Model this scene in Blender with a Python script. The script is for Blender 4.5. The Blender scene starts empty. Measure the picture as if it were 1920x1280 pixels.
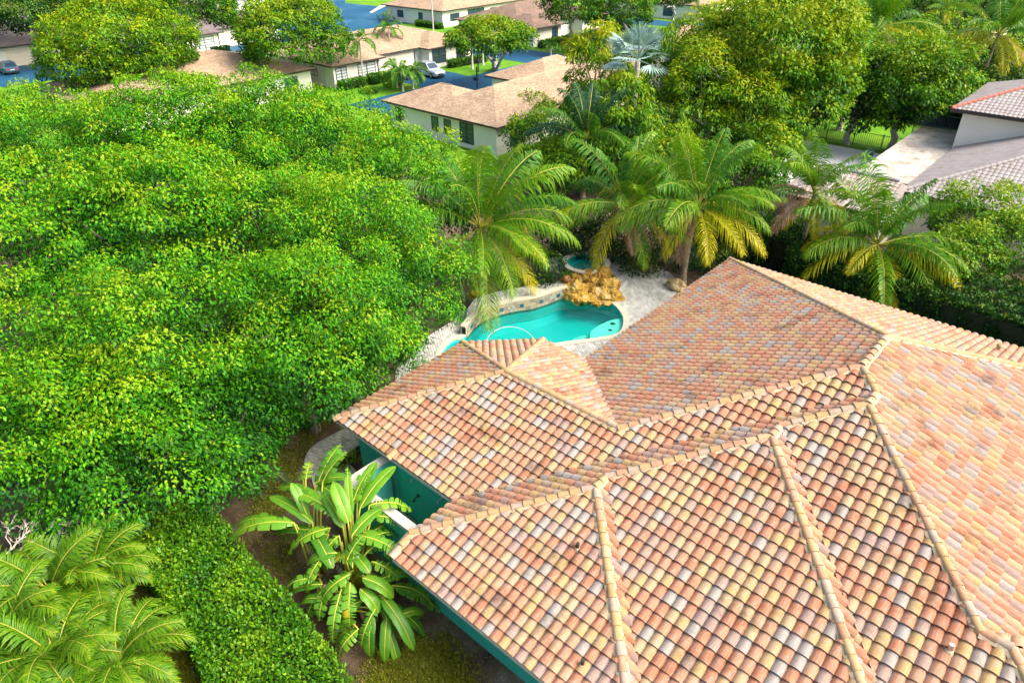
import bpy, bmesh, math, random
import numpy as np
from mathutils import Vector, Matrix, noise

# ------------------------------------------------------------------ camera, sky, sun, exposure
scene = bpy.context.scene
COL = scene.collection
F_PX, PITCH, YAW, ROLL, CAM_H = 1308.04, 0.561826, 0.741561, -0.013067, 19.0
cy_, sy_ = math.cos(YAW), math.sin(YAW)
cp_, sp_ = math.cos(PITCH), math.sin(PITCH)
cr_, sr_ = math.cos(ROLL), math.sin(ROLL)
R0 = Vector((cy_, sy_, 0)); FH = Vector((-sy_, cy_, 0))
FW = FH * cp_ + Vector((0, 0, -sp_)); UP0 = FH * sp_ + Vector((0, 0, cp_))
RT = R0 * cr_ + UP0 * sr_; UP = UP0 * cr_ - R0 * sr_
cam_data = bpy.data.cameras.new('camera')
cam = bpy.data.objects.new('camera', cam_data); COL.objects.link(cam)
cam.matrix_world = Matrix(((RT.x, UP.x, -FW.x, 0), (RT.y, UP.y, -FW.y, 0), (RT.z, UP.z, -FW.z, CAM_H), (0, 0, 0, 1)))
cam_data.sensor_fit = 'HORIZONTAL'; cam_data.sensor_width = 36.0; cam_data.lens = F_PX / 1920 * 36
cam_data.clip_start = 0.1; cam_data.clip_end = 2000
scene.camera = cam

SUN_DIR = Vector((0.85, 0.38, 1.0)).normalized()          # towards the sun
SUN_EL = math.asin(SUN_DIR.z); SUN_AZ = math.atan2(SUN_DIR.x, SUN_DIR.y)
world = bpy.data.worlds.new('World'); scene.world = world; world.use_nodes = True
wn = world.node_tree; wn.nodes.clear()
wo = wn.nodes.new('ShaderNodeOutputWorld'); wb = wn.nodes.new('ShaderNodeBackground')
ws = wn.nodes.new('ShaderNodeTexSky'); ws.sky_type = 'NISHITA'; ws.sun_disc = False
ws.sun_elevation = SUN_EL; ws.sun_rotation = SUN_AZ; ws.air_density = 1.0; ws.dust_density = 6.0; ws.ozone_density = 0.6
wb.inputs[1].default_value = 0.15
wn.links.new(ws.outputs[0], wb.inputs[0]); wn.links.new(wb.outputs[0], wo.inputs[0])
sd = bpy.data.lights.new('sun', 'SUN'); sd.energy = 2.3; sd.angle = math.radians(42); sd.color = (1.0, 0.95, 0.87)
sun = bpy.data.objects.new('sun', sd); COL.objects.link(sun)
sun.rotation_euler = SUN_DIR.to_track_quat('Z', 'Y').to_euler()
scene.view_settings.view_transform = 'Standard'; scene.view_settings.look = 'None'
scene.view_settings.exposure = 1.12; scene.view_settings.gamma = 1.0; scene.view_settings.use_curve_mapping = False
scene.cycles.max_bounces = 6; scene.cycles.diffuse_bounces = 3; scene.cycles.transparent_max_bounces = 6
scene.cycles.transmission_bounces = 4; scene.cycles.glossy_bounces = 2

RNG = np.random.default_rng(7)
random.seed(7)

# ------------------------------------------------------------------ helpers
def at(px, py, z=0.0):
    """where the sight line through a point of the survey picture (1920 x 1280) meets the height z"""
    a, b = px - 960, py - 640
    x = (cr_ * a + sr_ * b) / F_PX; y = (-sr_ * a + cr_ * b) / F_PX
    d = R0 * x + FW - UP0 * y
    k = (z - CAM_H) / d.z
    return Vector((d.x * k, d.y * k, z))
def to_px(P):
    d = Vector(P) - Vector((0, 0, CAM_H)); k = d.dot(FW)
    return 960 + F_PX * d.dot(RT) / k, 640 - F_PX * d.dot(UP) / k, k

def mesh_np(name, V, F, tone=None, mats=(), midx=None, uv=None, smooth=False):
    me = bpy.data.meshes.new(name)
    V = np.asarray(V, dtype=np.float32).reshape(-1, 3)
    if isinstance(F, np.ndarray):
        n, k = F.shape
        me.vertices.add(len(V)); me.vertices.foreach_set('co', V.ravel())
        me.loops.add(n * k); me.loops.foreach_set('vertex_index', F.astype(np.int32).ravel())
        me.polygons.add(n); me.polygons.foreach_set('loop_start', np.arange(0, n * k, k, dtype=np.int32))
        me.update(calc_edges=True)
    else:
        me.from_pydata(V.tolist(), [], F); me.update()
    np_ = len(me.polygons)
    if tone is not None:
        a = me.attributes.new('tone', 'FLOAT', 'FACE'); a.data.foreach_set('value', np.asarray(tone, dtype=np.float32))
    if uv is not None:
        u = me.uv_layers.new(name='uv'); u.data.foreach_set('uv', np.asarray(uv, dtype=np.float32).ravel())
    for m in mats: me.materials.append(m)
    if midx is not None: me.polygons.foreach_set('material_index', np.asarray(midx, dtype=np.int32))
    if smooth: me.polygons.foreach_set('use_smooth', np.ones(np_, dtype=bool))
    return me

def obj(name, me, parent=None, loc=None):
    o = bpy.data.objects.new(name, me); COL.objects.link(o)
    if parent is not None:
        o.parent = parent
        if loc is None: loc = -Vector(parent.location) if parent.parent is None else (0, 0, 0)
    if loc is not None: o.location = loc
    return o
def tag(o, label=None, cat=None, group=None, kind=None):
    if label: o['label'] = label
    if cat: o['category'] = cat
    if group: o['group'] = group
    if kind: o['kind'] = kind
    return o
def thing(name, label, cat, loc=(0, 0, 0), group=None, rz=0):
    o = bpy.data.objects.new(name, None); COL.objects.link(o); o.location = loc; o.rotation_euler[2] = rz
    o.empty_display_size = 0.3
    return tag(o, label, cat, group)
def struct(name, me): return tag(obj(name, me), kind='structure')

class MB:
    """collects pieces into one mesh"""
    def __init__(s): s.v = []; s.f = []; s.m = []; s.t = []
    def add(s, V, F, m=0, t=0.5):
        b = len(s.v); s.v += [tuple(p) for p in V]; s.f += [tuple(b + i for i in f) for f in F]
        s.m += [m] * len(F); s.t += [t] * len(F)
    def box(s, a, b, m=0, t=0.5, M=None):
        x0, y0, z0 = a; x1, y1, z1 = b
        V = [Vector(p) for p in ((x0,y0,z0),(x1,y0,z0),(x1,y1,z0),(x0,y1,z0),(x0,y0,z1),(x1,y0,z1),(x1,y1,z1),(x0,y1,z1))]
        if M is not None: V = [M @ p for p in V]
        s.add(V, [(0,3,2,1),(4,5,6,7),(0,1,5,4),(1,2,6,5),(2,3,7,6),(3,0,4,7)], m, t)
    def tube(s, pts, rad, n=6, m=0, t=0.5, cap=True):
        pts = [Vector(p) for p in pts]; V = []; F = []
        ref = Vector((0.31, 0.17, 0.93))
        for i, p in enumerate(pts):
            d = (pts[min(i+1, len(pts)-1)] - pts[max(i-1, 0)]).normalized()
            a = d.cross(ref)
            if a.length < 1e-3: a = d.cross(Vector((1, 0, 0)))
            a.normalize(); b = d.cross(a); r = rad[i] if hasattr(rad, '__len__') else rad
            for k in range(n):
                an = 2 * math.pi * k / n; V.append(p + a * (r * math.cos(an)) + b * (r * math.sin(an)))
        for i in range(len(pts) - 1):
            for k in range(n): F.append((i*n+k, i*n+(k+1) % n, (i+1)*n+(k+1) % n, (i+1)*n+k))
        if cap: F.append(tuple(range(n))[::-1]); F.append(tuple((len(pts)-1)*n + k for k in range(n)))
        s.add(V, F, m, t)
    def prism(s, poly, z0, z1, m=0, t=0.5):
        n = len(poly); V = [(p[0], p[1], z0) for p in poly] + [(p[0], p[1], z1) for p in poly]
        F = [tuple(range(n))[::-1], tuple(range(n, 2*n))] + [(i, (i+1) % n, n+(i+1) % n, n+i) for i in range(n)]
        s.add(V, F, m, t)
    def mesh(s, name, mats, smooth=False):
        me = bpy.data.meshes.new(name); me.from_pydata([tuple(p) for p in s.v], [], s.f); me.update()
        for m in mats: me.materials.append(m)
        me.polygons.foreach_set('material_index', np.array(s.m, dtype=np.int32))
        a = me.attributes.new('tone', 'FLOAT', 'FACE'); a.data.foreach_set('value', np.array(s.t, dtype=np.float32))
        if smooth: me.polygons.foreach_set('use_smooth', np.ones(len(s.f), dtype=bool))
        return me
    def build(s, name, mats, parent=None, smooth=False):
        if not isinstance(mats, (list, tuple)): mats = [mats]
        return obj(name, s.mesh(name, mats, smooth), parent)

def fill_mesh(name, outer, holes, z, mat, z1=None):
    """a flat sheet with holes; with z1 also sides down to z1"""
    bm = bmesh.new(); edges = []
    loops = [outer] + list(holes)
    for lp in loops:
        vs = [bm.verts.new((p[0], p[1], z)) for p in lp]
        for i in range(len(vs)): edges.append(bm.edges.new((vs[i], vs[(i+1) % len(vs)])))
    bmesh.ops.triangle_fill(bm, use_beauty=True, use_dissolve=False, edges=edges)
    for f in bm.faces:
        if f.normal.z < 0: f.normal_flip()
    if z1 is not None:
        for lp in loops:
            n = len(lp); a = [bm.verts.new((p[0], p[1], z)) for p in lp]; b = [bm.verts.new((p[0], p[1], z1)) for p in lp]
            for i in range(n): bm.faces.new((a[i], a[(i+1) % n], b[(i+1) % n], b[i]))
    me = bpy.data.meshes.new(name); bm.to_mesh(me); bm.free(); me.materials.append(mat)
    return me

def spline(pts, n=8, closed=True):
    """Catmull-Rom through 2-D points"""
    P = [Vector((p[0], p[1])) for p in pts]; out = []; N = len(P)
    for i in range(N if closed else N - 1):
        g = lambda k: P[k % N] if closed else P[min(max(k, 0), N - 1)]
        a, b, c, d = g(i-1), g(i), g(i+1), g(i+2)
        for k in range(n):
            t = k / n
            out.append(0.5 * ((2*b) + (c-a)*t + (2*a-5*b+4*c-d)*t*t + (3*b-3*c+d-a)*t**3))
    if not closed: out.append(P[-1])
    return out
def offset_poly(P, d):
    n = len(P); out = []
    for i in range(n):
        t = (P[(i+1) % n] - P[i-1]); t.normalize(); out.append(P[i] + Vector((t.y, -t.x)) * d)
    return out
def area2(P): return sum(P[i].x * P[(i+1) % len(P)].y - P[(i+1) % len(P)].x * P[i].y for i in range(len(P)))

# ------------------------------------------------------------------ materials
def new_mat(name):
    m = bpy.data.materials.new(name); m.use_nodes = True
    nt = m.node_tree; b = nt.nodes['Principled BSDF']
    return m, nt, b
def ramp(nt, stops, interp='LINEAR'):
    r = nt.nodes.new('ShaderNodeValToRGB'); e = r.color_ramp.elements; r.color_ramp.interpolation = interp
    while len(e) < len(stops): e.new(0.5)
    for k, (p, c) in enumerate(stops): e[k].position = p; e[k].color = (*c, 1)
    return r
def noise_n(nt, scale, detail=4, rough=0.6, vec=None):
    n = nt.nodes.new('ShaderNodeTexNoise'); n.inputs['Scale'].default_value = scale; n.inputs['Detail'].default_value = detail
    n.inputs['Roughness'].default_value = rough
    if vec is not None: nt.links.new(vec, n.inputs['Vector'])
    return n
def wpos(nt): return nt.nodes.new('ShaderNodeNewGeometry').outputs['Position']
def plain(name, c, rough=0.7, var=0.15, scale=3.0, bump=0.0, bscale=40, metal=0.0, spec=0.3):
    m, nt, b = new_mat(name); p = wpos(nt)
    n = noise_n(nt, scale, 5, 0.65, p)
    r = ramp(nt, [(0.25, tuple(x * (1 - var) for x in c)), (0.75, tuple(min(1, x * (1 + var)) for x in c))])
    nt.links.new(n.outputs[0], r.inputs[0]); nt.links.new(r.outputs[0], b.inputs['Base Color'])
    b.inputs['Roughness'].default_value = rough; b.inputs['Metallic'].default_value = metal; b.inputs['Specular IOR Level'].default_value = spec
    if bump:
        n2 = noise_n(nt, bscale, 4, 0.6, p); bp = nt.nodes.new('ShaderNodeBump'); bp.inputs['Strength'].default_value = bump
        bp.inputs['Distance'].default_value = 0.02; nt.links.new(n2.outputs[0], bp.inputs['Height']); nt.links.new(bp.outputs[0], b.inputs['Normal'])
    return m
def multi(name, stops, scale, rough=0.85, detail=6, fine=None, bump=0.3, bscale=30, bdist=0.03):
    """noise-mottled surface in world space"""
    m, nt, b = new_mat(name); p = wpos(nt)
    n = noise_n(nt, scale, detail, 0.62, p); src = n.outputs[0]
    if fine:
        n2 = noise_n(nt, fine, 3, 0.6, p); mx = nt.nodes.new('ShaderNodeMath'); mx.operation = 'MULTIPLY_ADD'
        nt.links.new(n2.outputs[0], mx.inputs[0]); mx.inputs[1].default_value = 0.45
        s2 = nt.nodes.new('ShaderNodeMath'); s2.operation = 'SUBTRACT'; nt.links.new(src, s2.inputs[0]); s2.inputs[1].default_value = 0.225
        nt.links.new(s2.outputs[0], mx.inputs[2]); src = mx.outputs[0]
    r = ramp(nt, stops); nt.links.new(src, r.inputs[0]); nt.links.new(r.outputs[0], b.inputs['Base Color'])
    b.inputs['Roughness'].default_value = rough; b.inputs['Specular IOR Level'].default_value = 0.25
    if bump:
        n3 = noise_n(nt, bscale, 4, 0.65, p); bp = nt.nodes.new('ShaderNodeBump'); bp.inputs['Strength'].default_value = bump
        bp.inputs['Distance'].default_value = bdist; nt.links.new(n3.outputs[0], bp.inputs['Height']); nt.links.new(bp.outputs[0], b.inputs['Normal'])
    return m
def leaf_mat(name, stops, trans=0.24, rough=0.5, spec=0.18):
    """leaf colour from face attribute tone: leaf age and height, plus painted light and shade in crowns"""
    m, nt, b = new_mat(name); out = nt.nodes['Material Output']
    a = nt.nodes.new('ShaderNodeAttribute'); a.attribute_name = 'tone'
    r = ramp(nt, stops); nt.links.new(a.outputs['Fac'], r.inputs[0]); nt.links.new(r.outputs[0], b.inputs['Base Color'])
    b.inputs['Roughness'].default_value = rough; b.inputs['Specular IOR Level'].default_value = spec
    t = nt.nodes.new('ShaderNodeBsdfTranslucent')
    hs = nt.nodes.new('ShaderNodeHueSaturation'); hs.inputs['Value'].default_value = 1.5; hs.inputs['Saturation'].default_value = 1.05; hs.inputs['Hue'].default_value = 0.485
    nt.links.new(r.outputs[0], hs.inputs['Color']); nt.links.new(hs.outputs[0], t.inputs[0])
    mx = nt.nodes.new('ShaderNodeMixShader'); mx.inputs[0].default_value = trans
    nt.links.new(b.outputs[0], mx.inputs[1]); nt.links.new(t.outputs[0], mx.inputs[2]); nt.links.new(mx.outputs[0], out.inputs[0])
    return m

M = {}
M['ficus'] = leaf_mat('ficus_leaf', [(0.0, (0.008, 0.060, 0.006)), (0.35, (0.020, 0.130, 0.005)), (0.65, (0.058, 0.26, 0.004)), (0.9, (0.145, 0.37, 0.004)), (1.0, (0.24, 0.37, 0.01))])
M['bright'] = leaf_mat('bright_leaf', [(0.0, (0.012, 0.070, 0.006)), (0.4, (0.045, 0.17, 0.006)), (0.75, (0.13, 0.28, 0.006)), (1.0, (0.24, 0.32, 0.008))])
M['dark'] = leaf_mat('dark_leaf', [(0.0, (0.005, 0.028, 0.006)), (0.5, (0.016, 0.066, 0.010)), (0.85, (0.05, 0.13, 0.010)), (1.0, (0.15, 0.20, 0.012))], trans=0.2)
M['olive'] = leaf_mat('olive_leaf', [(0.0, (0.012, 0.06, 0.006)), (0.4, (0.04, 0.15, 0.005)), (0.75, (0.11, 0.27, 0.005)), (1.0, (0.22, 0.31, 0.008))])
M['yellow'] = leaf_mat('yellow_leaf', [(0.0, (0.02, 0.09, 0.005)), (0.4, (0.085, 0.22, 0.005)), (0.75, (0.19, 0.34, 0.005)), (1.0, (0.34, 0.37, 0.008))])
M['hedge'] = leaf_mat('hedge_leaf', [(0.0, (0.012, 0.07, 0.006)), (0.4, (0.04, 0.17, 0.006)), (0.75, (0.13, 0.30, 0.008)), (1.0, (0.30, 0.40, 0.02))], rough=0.45, spec=0.22)
M['silver'] = leaf_mat('silver_leaf', [(0.0, (0.14, 0.26, 0.24)), (1.0, (0.42, 0.55, 0.50))], trans=0.15)
M['frond_green'] = leaf_mat('frond_green', [(0.0, (0.010, 0.075, 0.014)), (0.5, (0.04, 0.17, 0.010)), (1.0, (0.16, 0.30, 0.008))], rough=0.45, spec=0.22)
M['frond_lime'] = leaf_mat('frond_lime', [(0.0, (0.03, 0.14, 0.008)), (0.5, (0.09, 0.25, 0.006)), (1.0, (0.28, 0.38, 0.006))], rough=0.45, spec=0.22)
M['frond_yellow'] = leaf_mat('frond_yellow', [(0.0, (0.14, 0.23, 0.006)), (0.5, (0.36, 0.38, 0.006)), (1.0, (0.58, 0.40, 0.010))], rough=0.4)
M['frond_brown'] = leaf_mat('frond_brown', [(0.0, (0.16, 0.08, 0.04)), (0.5, (0.38, 0.19, 0.10)), (1.0, (0.55, 0.40, 0.26))], trans=0.15, rough=0.7)
M['frond_dark'] = leaf_mat('frond_dark', [(0.0, (0.006, 0.035, 0.018)), (0.6, (0.016, 0.08, 0.035)), (1.0, (0.06, 0.15, 0.03))], trans=0.2)
M['areca'] = leaf_mat('areca_frond', [(0.0, (0.02, 0.10, 0.006)), (0.5, (0.09, 0.22, 0.006)), (1.0, (0.28, 0.33, 0.006))], rough=0.45, spec=0.22)
M['banana'] = leaf_mat('paddle_leaf', [(0.0, (0.025, 0.13, 0.012)), (0.5, (0.11, 0.29, 0.016)), (0.9, (0.22, 0.38, 0.016)), (1.0, (0.50, 0.42, 0.02))], rough=0.38, spec=0.35)
M['midrib'] = plain('leaf_midrib', (0.42, 0.42, 0.05), 0.5, 0.1)
M['rachis'] = plain('frond_rachis', (0.36, 0.34, 0.05), 0.5, 0.15)
M['bark'] = plain('grey_bark', (0.20, 0.16, 0.12), 0.9, 0.35, 6, 0.5, 20)
M['pale_bark'] = plain('pale_bark', (0.46, 0.42, 0.36), 0.9, 0.3, 5, 0.4, 20)
M['dead_wood'] = plain('dead_wood', (0.55, 0.50, 0.43), 0.9, 0.2, 6)
M['palm_bark'] = multi('palm_bark', [(0.3, (0.13, 0.10, 0.07)), (0.5, (0.28, 0.22, 0.15)), (0.7, (0.42, 0.36, 0.27))], 5, fine=18)
M['soil'] = multi('bed_soil', [(0.28, (0.022, 0.015, 0.010)), (0.42, (0.075, 0.050, 0.030)), (0.55, (0.12, 0.088, 0.050)), (0.66, (0.18, 0.145, 0.10)), (0.78, (0.28, 0.25, 0.21))], 0.8, fine=20, bump=0.9, bscale=26)
M['lawn'] = multi('lawn_grass', [(0.3, (0.055, 0.17, 0.006)), (0.5, (0.10, 0.26, 0.006)), (0.7, (0.19, 0.33, 0.008))], 0.25, fine=5, bump=0.5, bscale=12)
M['hedge_core'] = plain('hedge_inside', (0.020, 0.026, 0.010), 0.9, 0.4, 5)
M['near_turf'] = multi('thin_turf', [(0.30, (0.035, 0.024, 0.014)), (0.42, (0.075, 0.06, 0.018)), (0.52, (0.08, 0.095, 0.010)), (0.64, (0.14, 0.15, 0.010)), (0.8, (0.20, 0.17, 0.05))], 0.7, fine=16, bump=0.6)
M['asphalt'] = multi('blue_asphalt', [(0.3, (0.006, 0.060, 0.125)), (0.55, (0.010, 0.085, 0.165)), (0.75, (0.05, 0.15, 0.23))], 0.12, fine=2.5, rough=0.6, bump=0.1)
M['line_paint'] = plain('road_paint', (0.75, 0.75, 0.72), 0.6, 0.1)
M['stucco_green'] = plain('green_stucco', (0.04, 0.44, 0.31), 0.85, 0.10, 1.2, 0.35, 60)
M['stucco_teal'] = plain('teal_stucco', (0.10, 0.50, 0.44), 0.85, 0.10, 1.2, 0.35, 60)
M['cap_stone'] = plain('wall_cap_white', (0.50, 0.47, 0.40), 0.85, 0.22, 4, 0.3, 25)
M['white_wall'] = plain('white_stucco', (0.76, 0.74, 0.66), 0.85, 0.05, 0.6)
M['cream_door'] = plain('cream_garage', (0.74, 0.67, 0.50), 0.7, 0.05, 0.6)
M['fascia'] = plain('brown_fascia', (0.045, 0.038, 0.034), 0.6, 0.2)
M['glass'] = plain('window_glass', (0.03, 0.07, 0.09), 0.1, 0.3, 0.8, spec=0.7)
M['louvre'] = plain('louvre_white', (0.55, 0.62, 0.62), 0.5, 0.08)
M['black_metal'] = plain('black_metal', (0.02, 0.03, 0.04), 0.5, 0.2)
M['fence_metal'] = plain('fence_metal', (0.05, 0.11, 0.12), 0.5, 0.2)
M['screen'] = plain('screen_mesh', (0.012, 0.028, 0.036), 0.7, 0.2)
M['mortar'] = plain('ridge_mortar', (0.47, 0.385, 0.25), 0.9, 0.3, 6, 0.6, 30)
M['deck_dark'] = plain('roof_underlay', (0.045, 0.026, 0.018), 0.9, 0.2)
M['coping'] = plain('pool_coping', (0.52, 0.47, 0.36), 0.75, 0.12, 4, 0.2, 40)
M['pool_wall'] = plain('pool_plaster', (0.035, 0.50, 0.47), 0.6, 0.08, 0.7)
M['spa_wall'] = plain('spa_plaster', (0.10, 0.60, 0.58), 0.6, 0.08, 0.7)
M['shelf'] = plain('sun_shelf_plaster', (0.52, 0.70, 0.54), 0.6, 0.06, 2)
M['dark_accent'] = plain('blue_accent_tile', (0.02, 0.10, 0.15), 0.3, 0.3, 8)
M['rock'] = multi('waterfall_rock', [(0.25, (0.10, 0.05, 0.014)), (0.42, (0.33, 0.18, 0.028)), (0.56, (0.46, 0.29, 0.05)), (0.72, (0.52, 0.42, 0.26))], 1.6, fine=7, bump=0.7, bscale=9, bdist=0.05)
M['boulder'] = multi('boulder_rock', [(0.3, (0.22, 0.15, 0.06)), (0.55, (0.48, 0.36, 0.17)), (0.75, (0.60, 0.50, 0.32))], 2.0, fine=8, bump=0.6, bscale=9, bdist=0.05)
M['teal_pot'] = plain('teal_glaze', (0.02, 0.20, 0.19), 0.25, 0.2, spec=0.6)
M['clay_pot'] = plain('clay_pot', (0.42, 0.20, 0.09), 0.7, 0.2)
M['white_deck'] = plain('white_concrete', (0.76, 0.77, 0.77), 0.8, 0.08, 0.8)
M['flat_roof'] = multi('flat_roof_white', [(0.3, (0.26, 0.21, 0.16)), (0.5, (0.44, 0.41, 0.36)), (0.7, (0.52, 0.50, 0.46))], 0.8, fine=5, bump=0.1)
M['tyre'] = plain('tyre_rubber', (0.02, 0.02, 0.02), 0.8, 0.1)
M['rim'] = plain('alloy_rim', (0.5, 0.5, 0.5), 0.3, 0.1, metal=0.8)
M['chrome'] = plain('light_metal', (0.6, 0.6, 0.6), 0.25, 0.1, metal=0.9)
M['car_glass'] = plain('car_glass', (0.03, 0.06, 0.09), 0.05, 0.1, spec=0.8)
M['lamp_red'] = plain('tail_lamp', (0.45, 0.015, 0.02), 0.2, 0.1)
M['lamp_clear'] = plain('head_lamp', (0.75, 0.78, 0.8), 0.15, 0.05, spec=0.7)
def paint(n, c):
    m, nt, b = new_mat(n); b.inputs['Base Color'].default_value = (*c, 1); b.inputs['Roughness'].default_value = 0.3
    b.inputs['Metallic'].default_value = 0.25; b.inputs['Coat Weight'].default_value = 0.6; b.inputs['Coat Roughness'].default_value = 0.05
    return m
M['paint_silver'] = paint('silver_paint', (0.50, 0.55, 0.57)); M['paint_red'] = paint('crimson_paint', (0.30, 0.008, 0.04)); M['paint_blue'] = paint('blue_grey_paint', (0.05, 0.14, 0.20))

def tile_mat(name, stops, streak=0.55, grime=0.35):
    m, nt, b = new_mat(name)
    a = nt.nodes.new('ShaderNodeAttribute'); a.attribute_name = 'tone'
    r = ramp(nt, stops, 'CONSTANT'); nt.links.new(a.outputs['Fac'], r.inputs[0])
    uvn = nt.nodes.new('ShaderNodeUVMap'); uvn.uv_map = 'uv'
    mp = nt.nodes.new('ShaderNodeMapping'); mp.inputs['Scale'].default_value = (3.4, 0.5, 1); nt.links.new(uvn.outputs[0], mp.inputs[0])
    n = noise_n(nt, 1.0, 3, 0.55, mp.outputs[0])
    alt = ramp(nt, [(0.36, (0.37, 0.175, 0.12)), (0.47, (0.41, 0.285, 0.175)), (0.56, (0.35, 0.33, 0.305)), (0.66, (0.31, 0.235, 0.215))])
    nt.links.new(n.outputs[0], alt.inputs[0])
    n4 = noise_n(nt, 2.3, 2, 0.5, mp.outputs[0]); r4 = ramp(nt, [(0.42, (0, 0, 0)), (0.60, (streak,) * 3)]); nt.links.new(n4.outputs[0], r4.inputs[0])
    mx = nt.nodes.new('ShaderNodeMix'); mx.data_type = 'RGBA'
    nt.links.new(r4.outputs[0], mx.inputs[0]); nt.links.new(r.outputs[0], mx.inputs[6]); nt.links.new(alt.outputs[0], mx.inputs[7])
    p = wpos(nt); n2 = noise_n(nt, 0.9, 6, 0.7, p); r2 = ramp(nt, [(0.30, (1 - grime, (1 - grime) * .9, (1 - grime) * .8)), (0.47, (1, 1, 1))]); nt.links.new(n2.outputs[0], r2.inputs[0])
    n3 = noise_n(nt, 22, 4, 0.7, p); r3 = ramp(nt, [(0.3, (0.80, 0.78, 0.76)), (0.65, (1.06, 1.05, 1.04))]); nt.links.new(n3.outputs[0], r3.inputs[0])
    m1 = nt.nodes.new('ShaderNodeMix'); m1.data_type = 'RGBA'; m1.blend_type = 'MULTIPLY'; m1.inputs[0].default_value = 1
    m2 = nt.nodes.new('ShaderNodeMix'); m2.data_type = 'RGBA'; m2.blend_type = 'MULTIPLY'; m2.inputs[0].default_value = 1
    nt.links.new(mx.outputs[2], m1.inputs[6]); nt.links.new(r2.outputs[0], m1.inputs[7])
    nt.links.new(m1.outputs[2], m2.inputs[6]); nt.links.new(r3.outputs[0], m2.inputs[7])
    nt.links.new(m2.outputs[2], b.inputs['Base Color'])
    b.inputs['Roughness'].default_value = 0.75; b.inputs['Specular IOR Level'].default_value = 0.3
    bp = nt.nodes.new('ShaderNodeBump'); bp.inputs['Strength'].default_value = 0.25; bp.inputs['Distance'].default_value = 0.01
    nt.links.new(n3.outputs[0], bp.inputs['Height']); nt.links.new(bp.outputs[0], b.inputs['Normal'])
    return m
M['tile'] = tile_mat('clay_roof_tile', [(0.0, (0.385, 0.150, 0.078)), (0.20, (0.39, 0.192, 0.110)), (0.42, (0.40, 0.258, 0.100)), (0.56, (0.385, 0.280, 0.155)), (0.69, (0.275, 0.262, 0.245)), (0.80, (0.28, 0.192, 0.165)), (0.90, (0.395, 0.225, 0.128))], grime=.5)
M['ridge'] = tile_mat('ridge_tile', [(0.0, (0.41, 0.275, 0.125)), (0.4, (0.40, 0.225, 0.13)), (0.65, (0.42, 0.31, 0.175)), (0.85, (0.36, 0.29, 0.22))], streak=0.25, grime=0.2)
M['grey_tile'] = tile_mat('grey_roof_tile', [(0.0, (0.31, 0.29, 0.29)), (0.4, (0.34, 0.325, 0.32)), (0.75, (0.30, 0.27, 0.265))], streak=0.12, grime=0.2)
M['pink_tile'] = tile_mat('pink_roof_tile', [(0.0, (0.42, 0.36, 0.33)), (0.5, (0.42, 0.32, 0.28)), (0.8, (0.45, 0.41, 0.38))], streak=0.2, grime=0.35)
M['red_ridge'] = plain('red_ridge_tile', (0.46, 0.16, 0.12), 0.8, 0.15, 4)
M['grey_ridge'] = plain('pale_ridge_tile', (0.33, 0.30, 0.29), 0.8, 0.15, 4)

def shingle_mat(name, c):
    m, nt, b = new_mat(name); uvn = nt.nodes.new('ShaderNodeUVMap'); uvn.uv_map = 'uv'
    br = nt.nodes.new('ShaderNodeTexBrick'); br.inputs['Scale'].default_value = 1.0
    br.inputs['Brick Width'].default_value = 0.33; br.inputs['Row Height'].default_value = 0.15; br.inputs['Mortar Size'].default_value = 0.012
    br.inputs['Color1'].default_value = (*[x * 0.78 for x in c], 1); br.inputs['Color2'].default_value = (*[min(1, x * 1.25) for x in c], 1)
    br.inputs['Mortar'].default_value = (*[x * 0.5 for x in c], 1); br.inputs['Bias'].default_value = -0.1
    nt.links.new(uvn.outputs[0], br.inputs['Vector'])
    n = noise_n(nt, 0.5, 6, 0.7, wpos(nt)); r = ramp(nt, [(0.3, (0.72, 0.70, 0.70)), (0.7, (1.12, 1.1, 1.08))]); nt.links.new(n.outputs[0], r.inputs[0])
    n2 = noise_n(nt, 7, 4, 0.75, wpos(nt)); r2 = ramp(nt, [(0.3, (0.66, 0.62, 0.60)), (0.7, (1.25, 1.22, 1.2))]); nt.links.new(n2.outputs[0], r2.inputs[0])
    m1 = nt.nodes.new('ShaderNodeMix'); m1.data_type = 'RGBA'; m1.blend_type = 'MULTIPLY'; m1.inputs[0].default_value = 1
    m2 = nt.nodes.new('ShaderNodeMix'); m2.data_type = 'RGBA'; m2.blend_type = 'MULTIPLY'; m2.inputs[0].default_value = 1
    nt.links.new(br.outputs[0], m1.inputs[6]); nt.links.new(r.outputs[0], m1.inputs[7]); nt.links.new(m1.outputs[2], m2.inputs[6]); nt.links.new(r2.outputs[0], m2.inputs[7])
    nt.links.new(m2.outputs[2], b.inputs['Base Color']); b.inputs['Roughness'].default_value = 0.9; b.inputs['Specular IOR Level'].default_value = 0.2
    return m
M['shingle'] = shingle_mat('tan_shingle', (0.44, 0.33, 0.225))
M['shingle_brown'] = shingle_mat('brown_shingle', (0.25, 0.18, 0.14))
M['shingle_grey'] = shingle_mat('grey_shingle', (0.20, 0.17, 0.17))

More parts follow.
